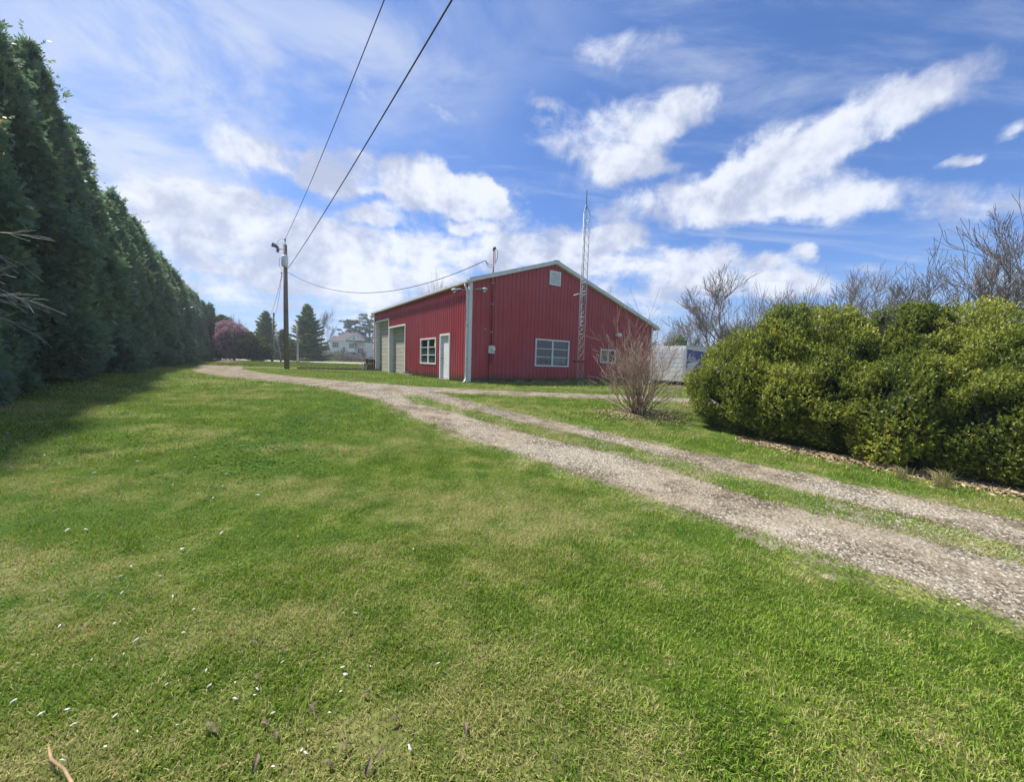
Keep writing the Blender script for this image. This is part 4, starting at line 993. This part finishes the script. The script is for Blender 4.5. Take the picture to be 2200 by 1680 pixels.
put_bare(3, 17.6, 42, 6.8, 'thin leafless sapling clump just right of the shed corner', 1.1, .3)
put_bare(0, 21.0, 46, 7.6, 'grey leafless tree over the white truck body', 1.2, 4.)
put_bare(1, -46.5, 61, 9.4, 'leafless tree rising behind the end of the arborvitae row', 1., .4)
put_bare(0, -53, 82, 5.5, 'small pale leafless tree in the road gap', 1., 2.4)
put_bare(2, -39.5, 76, 11.5, 'reddish leafless tree between the two spruces', .9, .6)
for x_, y_, h_, lab in ((-40.2, 88, 4.2, 'small leafless garden tree at the left corner of the white farmhouse'), (-34.5, 86, 4.0, 'leafless garden tree before the farmhouse front'), (-46.5, 92, 3.6, 'tangled leafless shrub left of the farmhouse'), (-29.0, 84, 4.0, 'leafless shrub between farmhouse and white barn')):
    put_bare(1, x_, y_, h_, lab, 1.5, x_)

# --- overhanging branches at the left edge
rg = np.random.default_rng(31); S_ = []
for (p_, d, L_, r) in (((-10.6, 5.6, 3.0), (1, .1, .12), 1.25, .022), ((-10.6, 5.7, 2.55), (1, .15, .04), 1.35, .024), ((-10.6, 5.5, 1.9), (1, .1, .0), 1.0, .018), ((-10.6, 5.6, 2.2), (1, .2, .10), 1.2, .02)):
    S_.append(tree_segments(rg, p_, d, L_, r, 0, 3, .42, 5, -.015, (3, 4), .66, .10))
S_.append(tree_segments(rg, (-10.6, 5.6, 5.4), (1, .1, .05), 1.1, .03, 0, 3, .4, 5, -.01, (2, 3), .7, .1))
trk = np.array([(-10.7, 5.6, .1, -10.65, 5.6, 3.0, .16, .12), (-10.65, 5.6, 3.0, -10.6, 5.6, 6.5, .12, .06)])
o_ = empty('bare_tree', 'pale leafless branches reaching in from the left edge before the arborvitae', 'tree', (-10.7, 5.6, float(ter(-10.7, 5.6))))
def shift(S, o_): S = S.copy(); S[:, 0:3] -= np.array(o_.location); S[:, 3:6] -= np.array(o_.location); return S
link('branches', seg_mesh('branches', shift(np.concatenate(S_), o_), 'bark_pale', 4, .0045), o_); link('trunk', seg_mesh('trunk', shift(trk, o_), 'bark_pale', 8), o_)
bm_ = []
for (cx, cy, cz, n) in ((-8.75, 6.35, 5.5, 60), (-8.6, 6.35, 5.2, 70), (-8.72, 6.4, 4.75, 40)):
    P = np.array([cx, cy, cz])+rg.normal(0, .06, (n, 3)); bm_.append(P)
P = np.concatenate(bm_)-np.array(o_.location); n = len(P); D = unit(rg.normal(size=(n, 3))); Q = unit(np.cross(D, rg.normal(size=(n, 3))))
V, F = leaf_quads(P, D, Q, rg.uniform(.025, .045, n), rg.uniform(.015, .03, n))
link('blossom', np_mesh('blossom', V, F, 'blossom'), o_)

# --- conifers across the road
def conifer(seed, H, R_, n, L0, mat_, sparse=.0, flat=.25):
    rg = np.random.default_rng(seed); Vs, Fs, Rs, k_ = [], [], [], 0; segs = [(0, 0, -.1, 0, 0, H*.97, .2, .03)]
    nb = int(H*11)
    for b_ in range(nb):
        t_ = (b_/nb)**.95; z = .35+t_*(H-.5)
        if rg.random() < sparse: continue
        an = b_*2.4+rg.uniform(-.4, .4); Lb = R_*(1-t_)**.8*rg.uniform(.72, 1.12)+.12
        d = np.array([math.cos(an), math.sin(an), flat*(t_*2-.5)+rg.normal(0, .07)]); d /= np.linalg.norm(d)
        m_ = max(8, int(n/nb*Lb/R_*1.9)); s_ = rg.random(m_)**.75
        base = np.array([0, 0, z])+d*(s_*Lb)[:, None]; base[:, 2] += (s_**2)*Lb*.16
        wd = .24*Lb*(1.1-s_)+.07
        sd_ = np.cross(d, [0, 0, 1.]); base += sd_[None]*(rg.normal(0, 1, m_)*wd)[:, None]; base[:, 2] -= np.abs(rg.normal(0, .10, m_))
        D = unit(d[None]*.8+sd_[None]*rg.normal(0, .6, m_)[:, None]+np.stack([np.zeros(m_), np.zeros(m_), rg.normal(.1, .3, m_)], 1))
        Q = unit(np.cross(D, rg.normal(size=(m_, 3)))); ls = rg.uniform(.7, 1.3, m_)*L0
        V, F = leaf_quads(base, D, Q, ls, ls*.28); Vs.append(V); Fs.append(F+k_); k_ += len(V); Rs.append(np.repeat(rg.random(m_)*.6+.4*rg.random(), 4))
        segs.append((0, 0, z, *(np.array([0, 0, z])+d*Lb*.9), .035, .01))
    return np_mesh('crown', np.concatenate(Vs), np.concatenate(Fs), mat_, np.concatenate(Rs)), seg_mesh('trunk', np.array(segs, float), 'bark_grey', 4)
def put(me, x, y, lab, name, sc=(1, 1, 1), rz=0, group=None, cat='tree'):
    o_ = empty(name, lab, cat, (x, y, .57), rz, group); o_.scale = sc
    for nm, m_ in me: link(nm, m_, o_)
    return o_
c1_ = conifer(41, 10, 4.0, 26000, .24, 'spruce_leaf'); 
put([('crown', c1_[0]), ('trunk', c1_[1])], -37.9, 69, 'big blue-green spruce standing left of the white farmhouse', 'spruce_tree', (1.08, 1.08, 1.06), 0, 'spruces across the road')
put([('crown', c1_[0]), ('trunk', c1_[1])], -46.2, 70, 'dark ragged spruce half hidden behind the tall utility pole', 'spruce_tree', (.95, .95, .92), 2.2, 'spruces across the road')
put([('crown', c1_[0]), ('trunk', c1_[1])], -42.3, 68.6, 'lower yellowish spruce filling the space behind the pale slim pole', 'spruce_tree', (.7, .7, .58), 4.1, 'spruces across the road')
def cloud_pine(seed, H, R_):
    rg = np.random.default_rng(seed); lob = []; segs = [(0, 0, 0, .3, 0, H*.9, .28, .08)]
    for k_ in range(60):
        z = H*rg.uniform(.40, .98); an = rg.uniform(0, 6.28); r = R_*(1.05-(z/H-.5)*1.1)*rg.uniform(.3, 1)
        lob.append((r*math.cos(an), r*math.sin(an), z, rg.uniform(.45, .95)*R_/4, rg.uniform(.45, .95)*R_/4, rg.uniform(.16, .30)*R_/4)); segs.append((0, 0, z-H*.12, *lob[-1][:3], .09, .03))
    V, F, r = blob_leaves(rg, lob, 9500, .20, .06, seed, .3, 2.4, .5, .35, None, .9)
    return np_mesh('crown', V, F, 'pine_leaf', r), seg_mesh('trunk', np.array(segs, float), 'bark_grey', 5)
cp, cq = cloud_pine(51, 13.2, 4.6), cloud_pine(52, 15, 5.4)
put([('crown', cp[0]), ('trunk', cp[1])], -51.5, 118, 'open layered pine behind the left part of the farmhouse roof', 'pine_tree', (1.1, 1.1, .97), 0, 'pines behind the farmhouse')
put([('crown', cq[0]), ('trunk', cq[1])], -45.0, 117, 'taller layered pine behind the farmhouse next to the shed corner', 'pine_tree', (1., 1., .97), 1.5, 'pines behind the farmhouse')
def round_tree(seed, lobes, n, L0, mat_):
    rg = np.random.default_rng(seed); V, F, r = blob_leaves(rg, lobes, n, L0, L0*.5, seed, .25, 1.6, .6, .3, None, .3)
    segs = tree_segments(rg, (0, 0, -.1), (0, 0, 1), 1.6, .16, 0, 3, .6, 4, .1, (2, 3), .8)
    return [('crown', np_mesh('crown', V, F, mat_, r)), ('shade_core', blob_core('shade_core', lobes, 'core_brown', .72, seed)), ('trunk', seg_mesh('trunk', segs, 'bark_grey', 5))]
put(round_tree(61, [(0, 0, 2.6, 2.4, 2.2, 2.4), (-.8, 0, 4.0, 1.5, 1.5, 1.4), (1.2, -.3, 2.0, 1.7, 1.7, 1.8)], 14000, .13, 'redbud_leaf'), -38.0, 51, 'purple-pink budding tree at the end of the arborvitae row', 'redbud_tree')
put(round_tree(62, [(0, 0, 1.9, 1.9, 1.9, 1.9), (1.1, 0, 1.5, 1.5, 1.5, 1.4), (-.5, 0, 2.8, 1.2, 1.2, 1.1)], 12000, .13, 'shade_leaf'), -35.4, 50.6, 'dark rounded leafy tree right of the purple tree by the road', 'leafy_tree')
put(round_tree(63, [(0, 0, 3.2, 1.9, 1.9, 2.8), (.4, 0, 5.0, 1.2, 1.2, 1.4)], 11000, .14, 'shade_leaf'), -41.6, 53.0, 'green and russet leafy tree just left of the purple tree', 'leafy_tree')
put(round_tree(64, [(0, 0, 1.7, 1.5, 1.5, 1.9), (.2, 0, 3.2, .9, .9, 1.2)], 8000, .12, 'spruce_leaf'), 17.9, 41, 'small dark evergreen showing between shed corner and truck body', 'evergreen_tree')

# distant woods and scrub, one mass each
def mass(name, lab, n, xr, yr, hf, L0, mat_, seed):
    rg = np.random.default_rng(seed); x = rg.uniform(*xr, n); y = rg.uniform(*yr, n); P2 = np.stack([x, y], 1)
    top = hf*(1+.35*wav(P2/np.array([12., 12.]), 2.5, seed)+.25*wav(P2/4., 2, seed+1)); z = .6+rg.random(n)**.8*np.maximum(top, .3)
    D = unit(rg.normal(size=(n, 3))+np.array([0, 0, 1.])); Q = unit(np.cross(D, rg.normal(size=(n, 3)))); s = rg.uniform(.6, 1.4, n)*L0
    V, F = leaf_quads(np.stack([x, y, z], 1), D, Q, s, s*.3)
    tag(link(name, np_mesh(name, V, F, mat_, np.repeat(rg.random(n), 4))), lab, 'woods', kind='stuff')
mass('distant_woods', 'grey-brown leafless woods far beyond the road', 26000, (-190, 40), (150, 185), 5.0, .8, 'far_twig', 71)
mass('distant_scrub', 'grey leafless brush beyond the truck body and the hedge', 24000, (14, 75), (46, 62), 3.4, .3, 'far_twig', 72)
mass('garden_scrub', 'brown leafless garden shrubs along the farmhouse lawn', 7000, (-47, -28), (80, 86), 1.1, .2, 'far_twig', 73)
mass('roadside_scrub', 'low dark evergreen scrub below the spruces', 9000, (-52, -38), (67, 73), 1.6, .2, 'spruce_leaf', 74)

# ------------------------------------------------------------------ farmhouse
k_ = 110/85.
HX, HY = -56.0*1., 110.
fh = empty('farmhouse', 'white two-storey farmhouse with dark hip roof and front gable across the road', 'house', (-49.2, 110, .57), .0)
# local: x right, y away, front wall at y=0; width 10.4
bx('wall', (-4.6, 0, 0), (2.4, 8, 5.75), 'house_paint', fh)
bx('wing', (2.41, 1.6, 0), (5.2, 7.5, 5.6), 'house_paint', fh)
bx('wing', (-5.8, 2.4, 0), (-4.61, 7.6, 5.6), 'house_paint', fh)
rf = MB(); e = .35
x0, x1, y0, y1 = -4.6-e, 4.9+e, -e, 8+e
rf.v += [(x0, y0, 5.76), (x1, y0, 5.76), (x1, y1, 5.76), (x0, y1, 5.76), (-1.4, 3.8, 8.5), (1.6, 3.8, 8.5)]
rf.f += [(0, 1, 5, 4), (1, 2, 5), (2, 3, 4, 5), (3, 0, 4), (3, 2, 1, 0)]
ro = rf.build('roof', 'shingle', fh)
bx('ridge', (-1.4, 3.7, 8.49), (1.6, 3.9, 8.58), 'shingle', ro)
bx('chimney', (1.0, 4.3, 7.8), (1.55, 4.85, 9.2), 'ceramic', ro)
MB().prism([(0.1, -.5, 5.78), (5.2, -.5, 5.78), (2.6, -.5, 7.55)], (0, 4., 0)).build('gable', 'house_paint', fh)
for a, b_ in (((-.15, 5.7), (2.6, 7.62)), ((5.4, 5.7), (2.6, 7.62))):
    MB().prism([(a[0], -.62, a[1]), (b_[0], -.62, b_[1]), (b_[0], -.62, b_[1]+.2), (a[0], -.62, a[1]+.2)], (0, 4.2, 0)).build('gable_roof', 'shingle', fh)
    MB().prism([(a[0], -.66, a[1]-.05), (b_[0], -.66, b_[1]-.05), (b_[0], -.66, b_[1]+.14), (a[0], -.66, a[1]+.14)], (0, .035, 0)).build('barge_board', 'white_paint', fh)
bx('gable_shade_strip', (.3, -.56, 5.62), (5.0, -.505, 5.9), 'shingle', fh)  # dark strip standing for the shadow under the gable
MB().prism([(-6.2, 2.0, 5.65), (-3.6, 2.0, 5.65), (-3.6, 4.5, 7.4), (-6.0, 4.5, 7.4)], (0, .1, 0)).build('wing_roof', 'shingle', fh)
bx('eave_board', (-5., -.37, 5.6), (2.4, -.34, 5.755), 'white_paint', fh)
def hwin(x, z, w_=.9, h_=1.5, sh=True, y=-.06):
    wf = bx('window', (x-w_/2-.1, y, z-.1), (x+w_/2+.1, y+.055, z+h_+.1), 'white_paint', fh)
    bx('pane', (x-w_/2, y-.02, z), (x+w_/2, y-.002, z+h_/2-.03), 'glass', wf); bx('pane', (x-w_/2, y-.02, z+h_/2+.03), (x+w_/2, y-.002, z+h_), 'glass', wf)
    if sh:
        for s_ in (-1, 1): bx('shutter', (x+s_*(w_/2+.3)-.17, y-.02, z-.05), (x+s_*(w_/2+.3)+.17, y+.03, z+h_+.05), 'shutter', wf)
hwin(-3.1, 3.8, .7, 1.4); hwin(-.6, 2.6, .75, 1.3, False); hwin(2.0, 3.7, 1.0, 1.4); hwin(1.5, .9, .9, 1.6); hwin(2.6, .9, .9, 1.6)
hwin(-5.2, .9, .5, 1.5, True, 2.33); hwin(-3.6, .9, .6, 1.5); hwin(3.7, 2.4, .6, 1.3, True, 1.53); hwin(2.6, 6.2, .35, .7, False, -.56)
for k_ in range(9): bx('clapboard', (-4.62, -.028, .4+k_*.6), (2.42, -.001, .43+k_*.6), 'trim_grey', fh)
# white barn beside it
bn_ = empty('white_barn', 'cream-white barn gable with curved roof edge between farmhouse and red shed', 'barn', (-33.6, 92, .57), -.25)
arc = [(0, 0), (0, 2.0), (.35, 3.3), (.9, 4.6), (1.7, 5.7), (2.7, 6.3), (3.7, 5.7), (4.5, 4.6), (5.05, 3.3), (5.4, 2.0), (5.4, 0)]
MB().prism([(x_, 0, z_) for x_, z_ in arc], (0, 9, 0)).build('wall', 'house_paint', bn_)
ra = MB(); ao = [((x_-2.7)*1.06+2.7, z_*1.03) for x_, z_ in arc[1:-1]]; ai = [((x_-2.7)*1.004+2.7, z_*1.003) for x_, z_ in arc[1:-1]]
for (a, b_, c_, d) in zip(ao, ao[1:], ai[1:], ai): ra.prism([(a[0], -.3, a[1]), (b_[0], -.3, b_[1]), (c_[0], -.3, c_[1]), (d[0], -.3, d[1])], (0, 9.6, 0))
ra.build('roof', 'house_paint', bn_)
for x_ in (1.7, 3.2):
    for z_ in (1.4, 3.7):
        wf = bx('window', (x_-.1, -.05, z_-.1), (x_+.75, -.002, z_+1.2), 'white_paint', bn_); bx('pane', (x_, -.07, z_), (x_+.65, -.052, z_+1.1), 'glass', wf)
# dark van parked in front of the house
van = empty('parked_van', 'dark green van parked before the white farmhouse', 'van', (-41.0, 92, .57), 0)
prof = [(-2.4, .3), (-2.4, 1.1), (-2.3, 1.8), (-2.0, 1.95), (.6, 1.95), (1.0, 1.8), (1.6, 1.15), (2.4, .95), (2.5, .6), (2.5, .3)]
MB().prism([(x_, -.9, z_) for x_, z_ in prof], (0, 1.8, 0)).build('body', 'car_paint', van, bevel=.06)
for a, b_ in ((-2.15, -1.3), (-1.2, -.3), (-.2, .7)): bx('side_window', (a, -.915, 1.2), (b_, -.899, 1.75), 'glass', van)
for x_ in (-1.55, 1.6):
    for y_ in (-.92, .72):
        wh = MB().tube([(x_, y_, .34), (x_, y_+.2, .34)], .34, 18).build('wheel', 'black_rubber', van); MB().tube([(x_, y_-.01, .34), (x_, y_+.21, .34)], .18, 12).build('rim', 'galvanised', wh)
for y_ in (-.7, .55): bx('headlight', (2.49, y_, .65), (2.52, y_+.2, .82), 'lens', van)

# ------------------------------------------------------------------ truck body right of the shed
TX, TY = 11.3, 24.4
tk = empty('box_truck_body', 'white box body with blue lettered side standing on the grass behind the bare bush', 'trailer', (TX, TY, float(ter(TX, TY))), math.radians(-50))
# local: corner at origin; +x runs along the blue side (away right), +y along the white end (left)
ang = math.radians(50)
bx('box_body', (0, 0, .26), (6.2, 2.5, 2.62), 'truck_white', tk, bevel=.02)
TKm = tk
tk.rotation_euler = (0, 0, ang)
bx('blue_side_panel', (.12, -.014, .34), (6.1, -.002, 2.42), 'truck_blue', tk)
bx('top_rail', (-.02, -.03, 2.56), (6.22, .02, 2.68), 'trim_grey', tk); bx('corner_post', (-.03, -.03, .26), (.06, .06, 2.66), 'galvanised', tk); bx('bottom_rail', (-.02, -.03, .2), (6.22, .02, .3), 'trim_grey', tk)
bx('roller_door', (-.02, .16, .34), (-.002, 2.34, 2.46), 'truck_white', tk)
for k_ in range(1, 7): bx('door_slat_joint', (-.026, .16, .34+k_*.303), (-.0205, 2.34, .345+k_*.303), 'trim_grey', tk)
bx('underframe', (.3, .3, .1), (5.9, 2.2, .259), 'black_rubber', tk)
for x_ in (1.2, 2.1, 5.2):
    for y_ in (.02, 2.2): MB().tube([(x_, y_, .22), (x_, y_+.28, .22)], .3, 16).build('wheel', 'black_rubber', tk)
tk.location.z += .08
# pale swoosh and letters on the blue side
MB().prism([(.3, -.018, .34), (1.0, -.018, .34), (1.9, -.018, 1.2), (3.2, -.018, 1.65), (3.2, -.018, 1.75), (1.5, -.018, 1.55), (.42, -.018, 1.5)], (0, .003, 0)).build('pale_swoosh', 'letter_pale', tk)
tc = bpy.data.curves.new('lettering', 'FONT'); tc.body = 'Budw'; tc.size = .78; tc.extrude = .004
to = bpy.data.objects.new('lettering', tc); C.objects.link(to)
bpy.context.view_layer.update()
dg = bpy.context.evaluated_depsgraph_get(); lm = bpy.data.meshes.new_from_object(to.evaluated_get(dg)); bpy.data.objects.remove(to)
lm.materials.clear(); lm.materials.append(MATS['letter_pale'])
lo_ = link('lettering', lm, tk); lo_.rotation_euler = (PI/2, 0, 0); lo_.location = (.45, -.02, 1.62); lo_['label'] = 'pale letters Budw on the blue side'

# ------------------------------------------------------------------ small things on the lawn
CHIPS = [(-3.58, 2.92), (-3.45, 2.94), (-2.58, 2.45), (-2.29, 2.35), (-2.35, 2.17), (-2.45, 2.13), (-2.12, 1.91), (-1.7, 1.86), (-1.8, 2.04), (-1.89, 1.8), (-1.86, 1.71), (-2.38, 1.88), (-1.97, 1.67), (-1.39, 1.63), (-1.21, 1.57), (-1.15, 1.49), (-1.08, 1.51), (-0.95, 1.43), (-0.64, 1.68), (-0.77, 1.67), (-0.74, 1.63), (-0.87, 2.05), (-0.32, 1.71), (-0.72, 1.54), (-1.29, 1.37), (-1.42, 1.34), (-1.48, 1.28), (-1.58, 1.23), (-1.69, 1.36), (-1.79, 1.42), (-0.75, 1.29), (-0.73, 1.28), (-0.82, 1.23), (-0.35, 1.31), (-0.72, 1.44), (-2.44, 2.69), (-2.35, 2.95), (-1.71, 2.93), (-0.73, 2.79), (-1.31, 1.55), (-1.57, 1.4), (-1.87, 1.4), (-2.05, 1.45), (-2.02, 2.15), (-2.53, 2.33), (-1.09, 1.54), (-1.5, 1.55), (-1.07, 1.69), (-4.83, 4.23), (-6.11, 4.79), (-5.45, 4.62), (-5.77, 4.63), (-4.68, 4.07), (-4.76, 4.66), (-8.24, 6.08), (-7.89, 5.75), (-4.8, 5.24), (-2.59, 3.74), (-2.97, 3.64), (-3.11, 3.95), (-3.87, 4.21), (-6.77, 5.63), (-6.14, 5.46), (-6.63, 6.31), (-9.76, 7.7), (-9.34, 8.05), (-4.22, 4.89), (-3.36, 4.32), (-5.91, 4.32), (-5.56, 4.5), (-3.66, 3.95)]
LEAVES = [(-2.05, 2.57), (-0.84, 1.9), (-1.12, 1.77), (-1.13, 1.6), (-0.6, 1.53), (-0.8, 1.45), (-0.95, 1.39), (-1.16, 1.36), (-0.88, 1.34), (-0.44, 1.41), (-0.15, 1.39), (-0.63, 1.24), (-0.45, 1.28), (-0.48, 1.24), (-1.29, 1.81), (-2.59, 2.09), (-0.59, 1.3), (-0.89, 1.24), (-1.12, 1.35), (-0.8, 1.47)]
def chipmesh(seed):
    r = random.Random(seed); mb = MB()
    pts = [(-.016, 0, 0), (-.006, .001, .002), (.006, -.001, .003), (.017, 0, .001)]
    mb.tube(pts, [.003, .0065, .006, .0025], 6)
    me = bpy.data.meshes.new('wood_chip'); me.from_pydata([(x_+r.uniform(-.002, .002), y_*1.2+r.uniform(-.002, .002), z_*.7) for x_, y_, z_ in mb.v], [], mb.f); me.materials.append(MATS['chip_pale']); return me
CM = [chipmesh(s_) for s_ in range(3)]
for i_, (x_, y_) in enumerate(CHIPS):
    o_ = link('wood_chip', CM[i_ % 3]); far_ = math.hypot(x_, y_) > 3.4
    o_.location = (x_, y_, float(ter(x_, y_))+.021); o_.rotation_euler = (random.uniform(-.4, .4), random.uniform(-.4, .4), random.uniform(0, 6.28))
    s_ = random.uniform(.5, 1.0)*(1.2 if far_ else .7); o_.scale = (s_, s_, s_)
    tag(o_, 'small whitish wood chip in the shaded lawn towards the arborvitae row' if far_ else 'small whitish wood chip lying in the grass near the bottom left', 'wood chip', 'whitish chips scattered over the lawn')
def leafmesh(seed):
    r = random.Random(seed); n = 6; a = [(-.03+.06*i_/n, math.sin(PI*i_/n)*.011*r.uniform(.7, 1.2)) for i_ in range(n+1)]
    v = []; f_ = []
    for x_, w_ in a: c_ = .012*math.sin((x_+.03)/.06*PI); v += [(x_, -w_, c_+w_*.6), (x_, 0, c_), (x_, w_, c_+w_*.6)]
    for i_ in range(n): k_ = i_*3; f_ += [(k_, k_+1, k_+4, k_+3), (k_+1, k_+2, k_+5, k_+4)]
    me = bpy.data.meshes.new('dead_leaf'); me.from_pydata(v, [], f_); me.materials.append(MATS['dead_leaf']); return me
LM = [leafmesh(s_) for s_ in range(3)]
for i_, (x_, y_) in enumerate(LEAVES):
    o_ = link('dead_leaf', LM[i_ % 3]); o_.location = (x_, y_, float(ter(x_, y_))+.021); o_.rotation_euler = (random.uniform(-.5, .5), random.uniform(-.5, .5), random.uniform(0, 6.28))
    s_ = random.uniform(.6, 1.0); o_.scale = (s_, s_, s_)
    tag(o_, 'curled dark dead leaf lying in the near grass', 'dead leaf', 'dead leaves in the near grass')
o_ = MB().tube([(-.13, .02, 0), (-.05, .0, .008), (.03, .003, .004), (.13, -.01, .0), (.3, -.03, -.004)], [.003, .005, .0045, .005, .0045], 8).build('broken_stick', 'stick_wood', smooth=True)
o_.location = (-1.55, 1.195, .035); o_.rotation_euler = (0, 0, -.36); tag(o_, 'pale tan broken stick lying in the bottom left corner of the lawn', 'stick')
def tuft(x, y, n, h, lab, seed):
    rg = np.random.default_rng(seed); V = []; F = []
    for k_ in range(n):
        an = rg.uniform(0, 6.28); t_ = rg.uniform(.1, .9); hh = h*rg.uniform(.6, 1.); b_ = rg.normal(0, .03, 2); dx_, dy_ = math.cos(an)*t_*hh, math.sin(an)*t_*hh; w_ = .003; k0 = len(V)
        V += [(b_[0]-w_, b_[1], 0), (b_[0]+w_, b_[1], 0), (b_[0]+dx_*.4+w_, b_[1]+dy_*.4, hh*.7), (b_[0]+dx_*.4-w_, b_[1]+dy_*.4, hh*.7), (b_[0]+dx_, b_[1]+dy_, hh*.85)]
        F += [(k0, k0+1, k0+2), (k0, k0+2, k0+3), (k0+3, k0+2, k0+4)]
    o_ = link('grass_tuft', np_mesh('grass_tuft', np.array(V), np.array(F), 'straw')); o_.location = (x, y, float(ter(x, y))); tag(o_, lab, 'grass tuft')
tuft(5.25, 4.88, 60, .24, 'greenish dry grass tuft at the hedge foot, left one of two', 1)
tuft(5.50, 4.62, 90, .30, 'straw-coloured dry grass tuft at the hedge foot, right one of two', 2)

# ------------------------------------------------------------------ air
hb = MB().box((-560, -150, -1.5), (560, 520, 22)); hm = bpy.data.materials.new('air'); hm.use_nodes = True; t = NT(hm.node_tree); t.n.clear(); MATS['air'] = hm
o = t.new('ShaderNodeOutputMaterial'); v = t.new('ShaderNodeVolumePrincipled'); v.inputs['Color'].default_value = (.86, .92, 1, 1); v.inputs['Density'].default_value = .0009; v.inputs['Anisotropy'].default_value = .2
t.l.new(v.outputs[0], o.inputs['Volume'])
hb.build('haze', 'air')['kind'] = 'stuff'
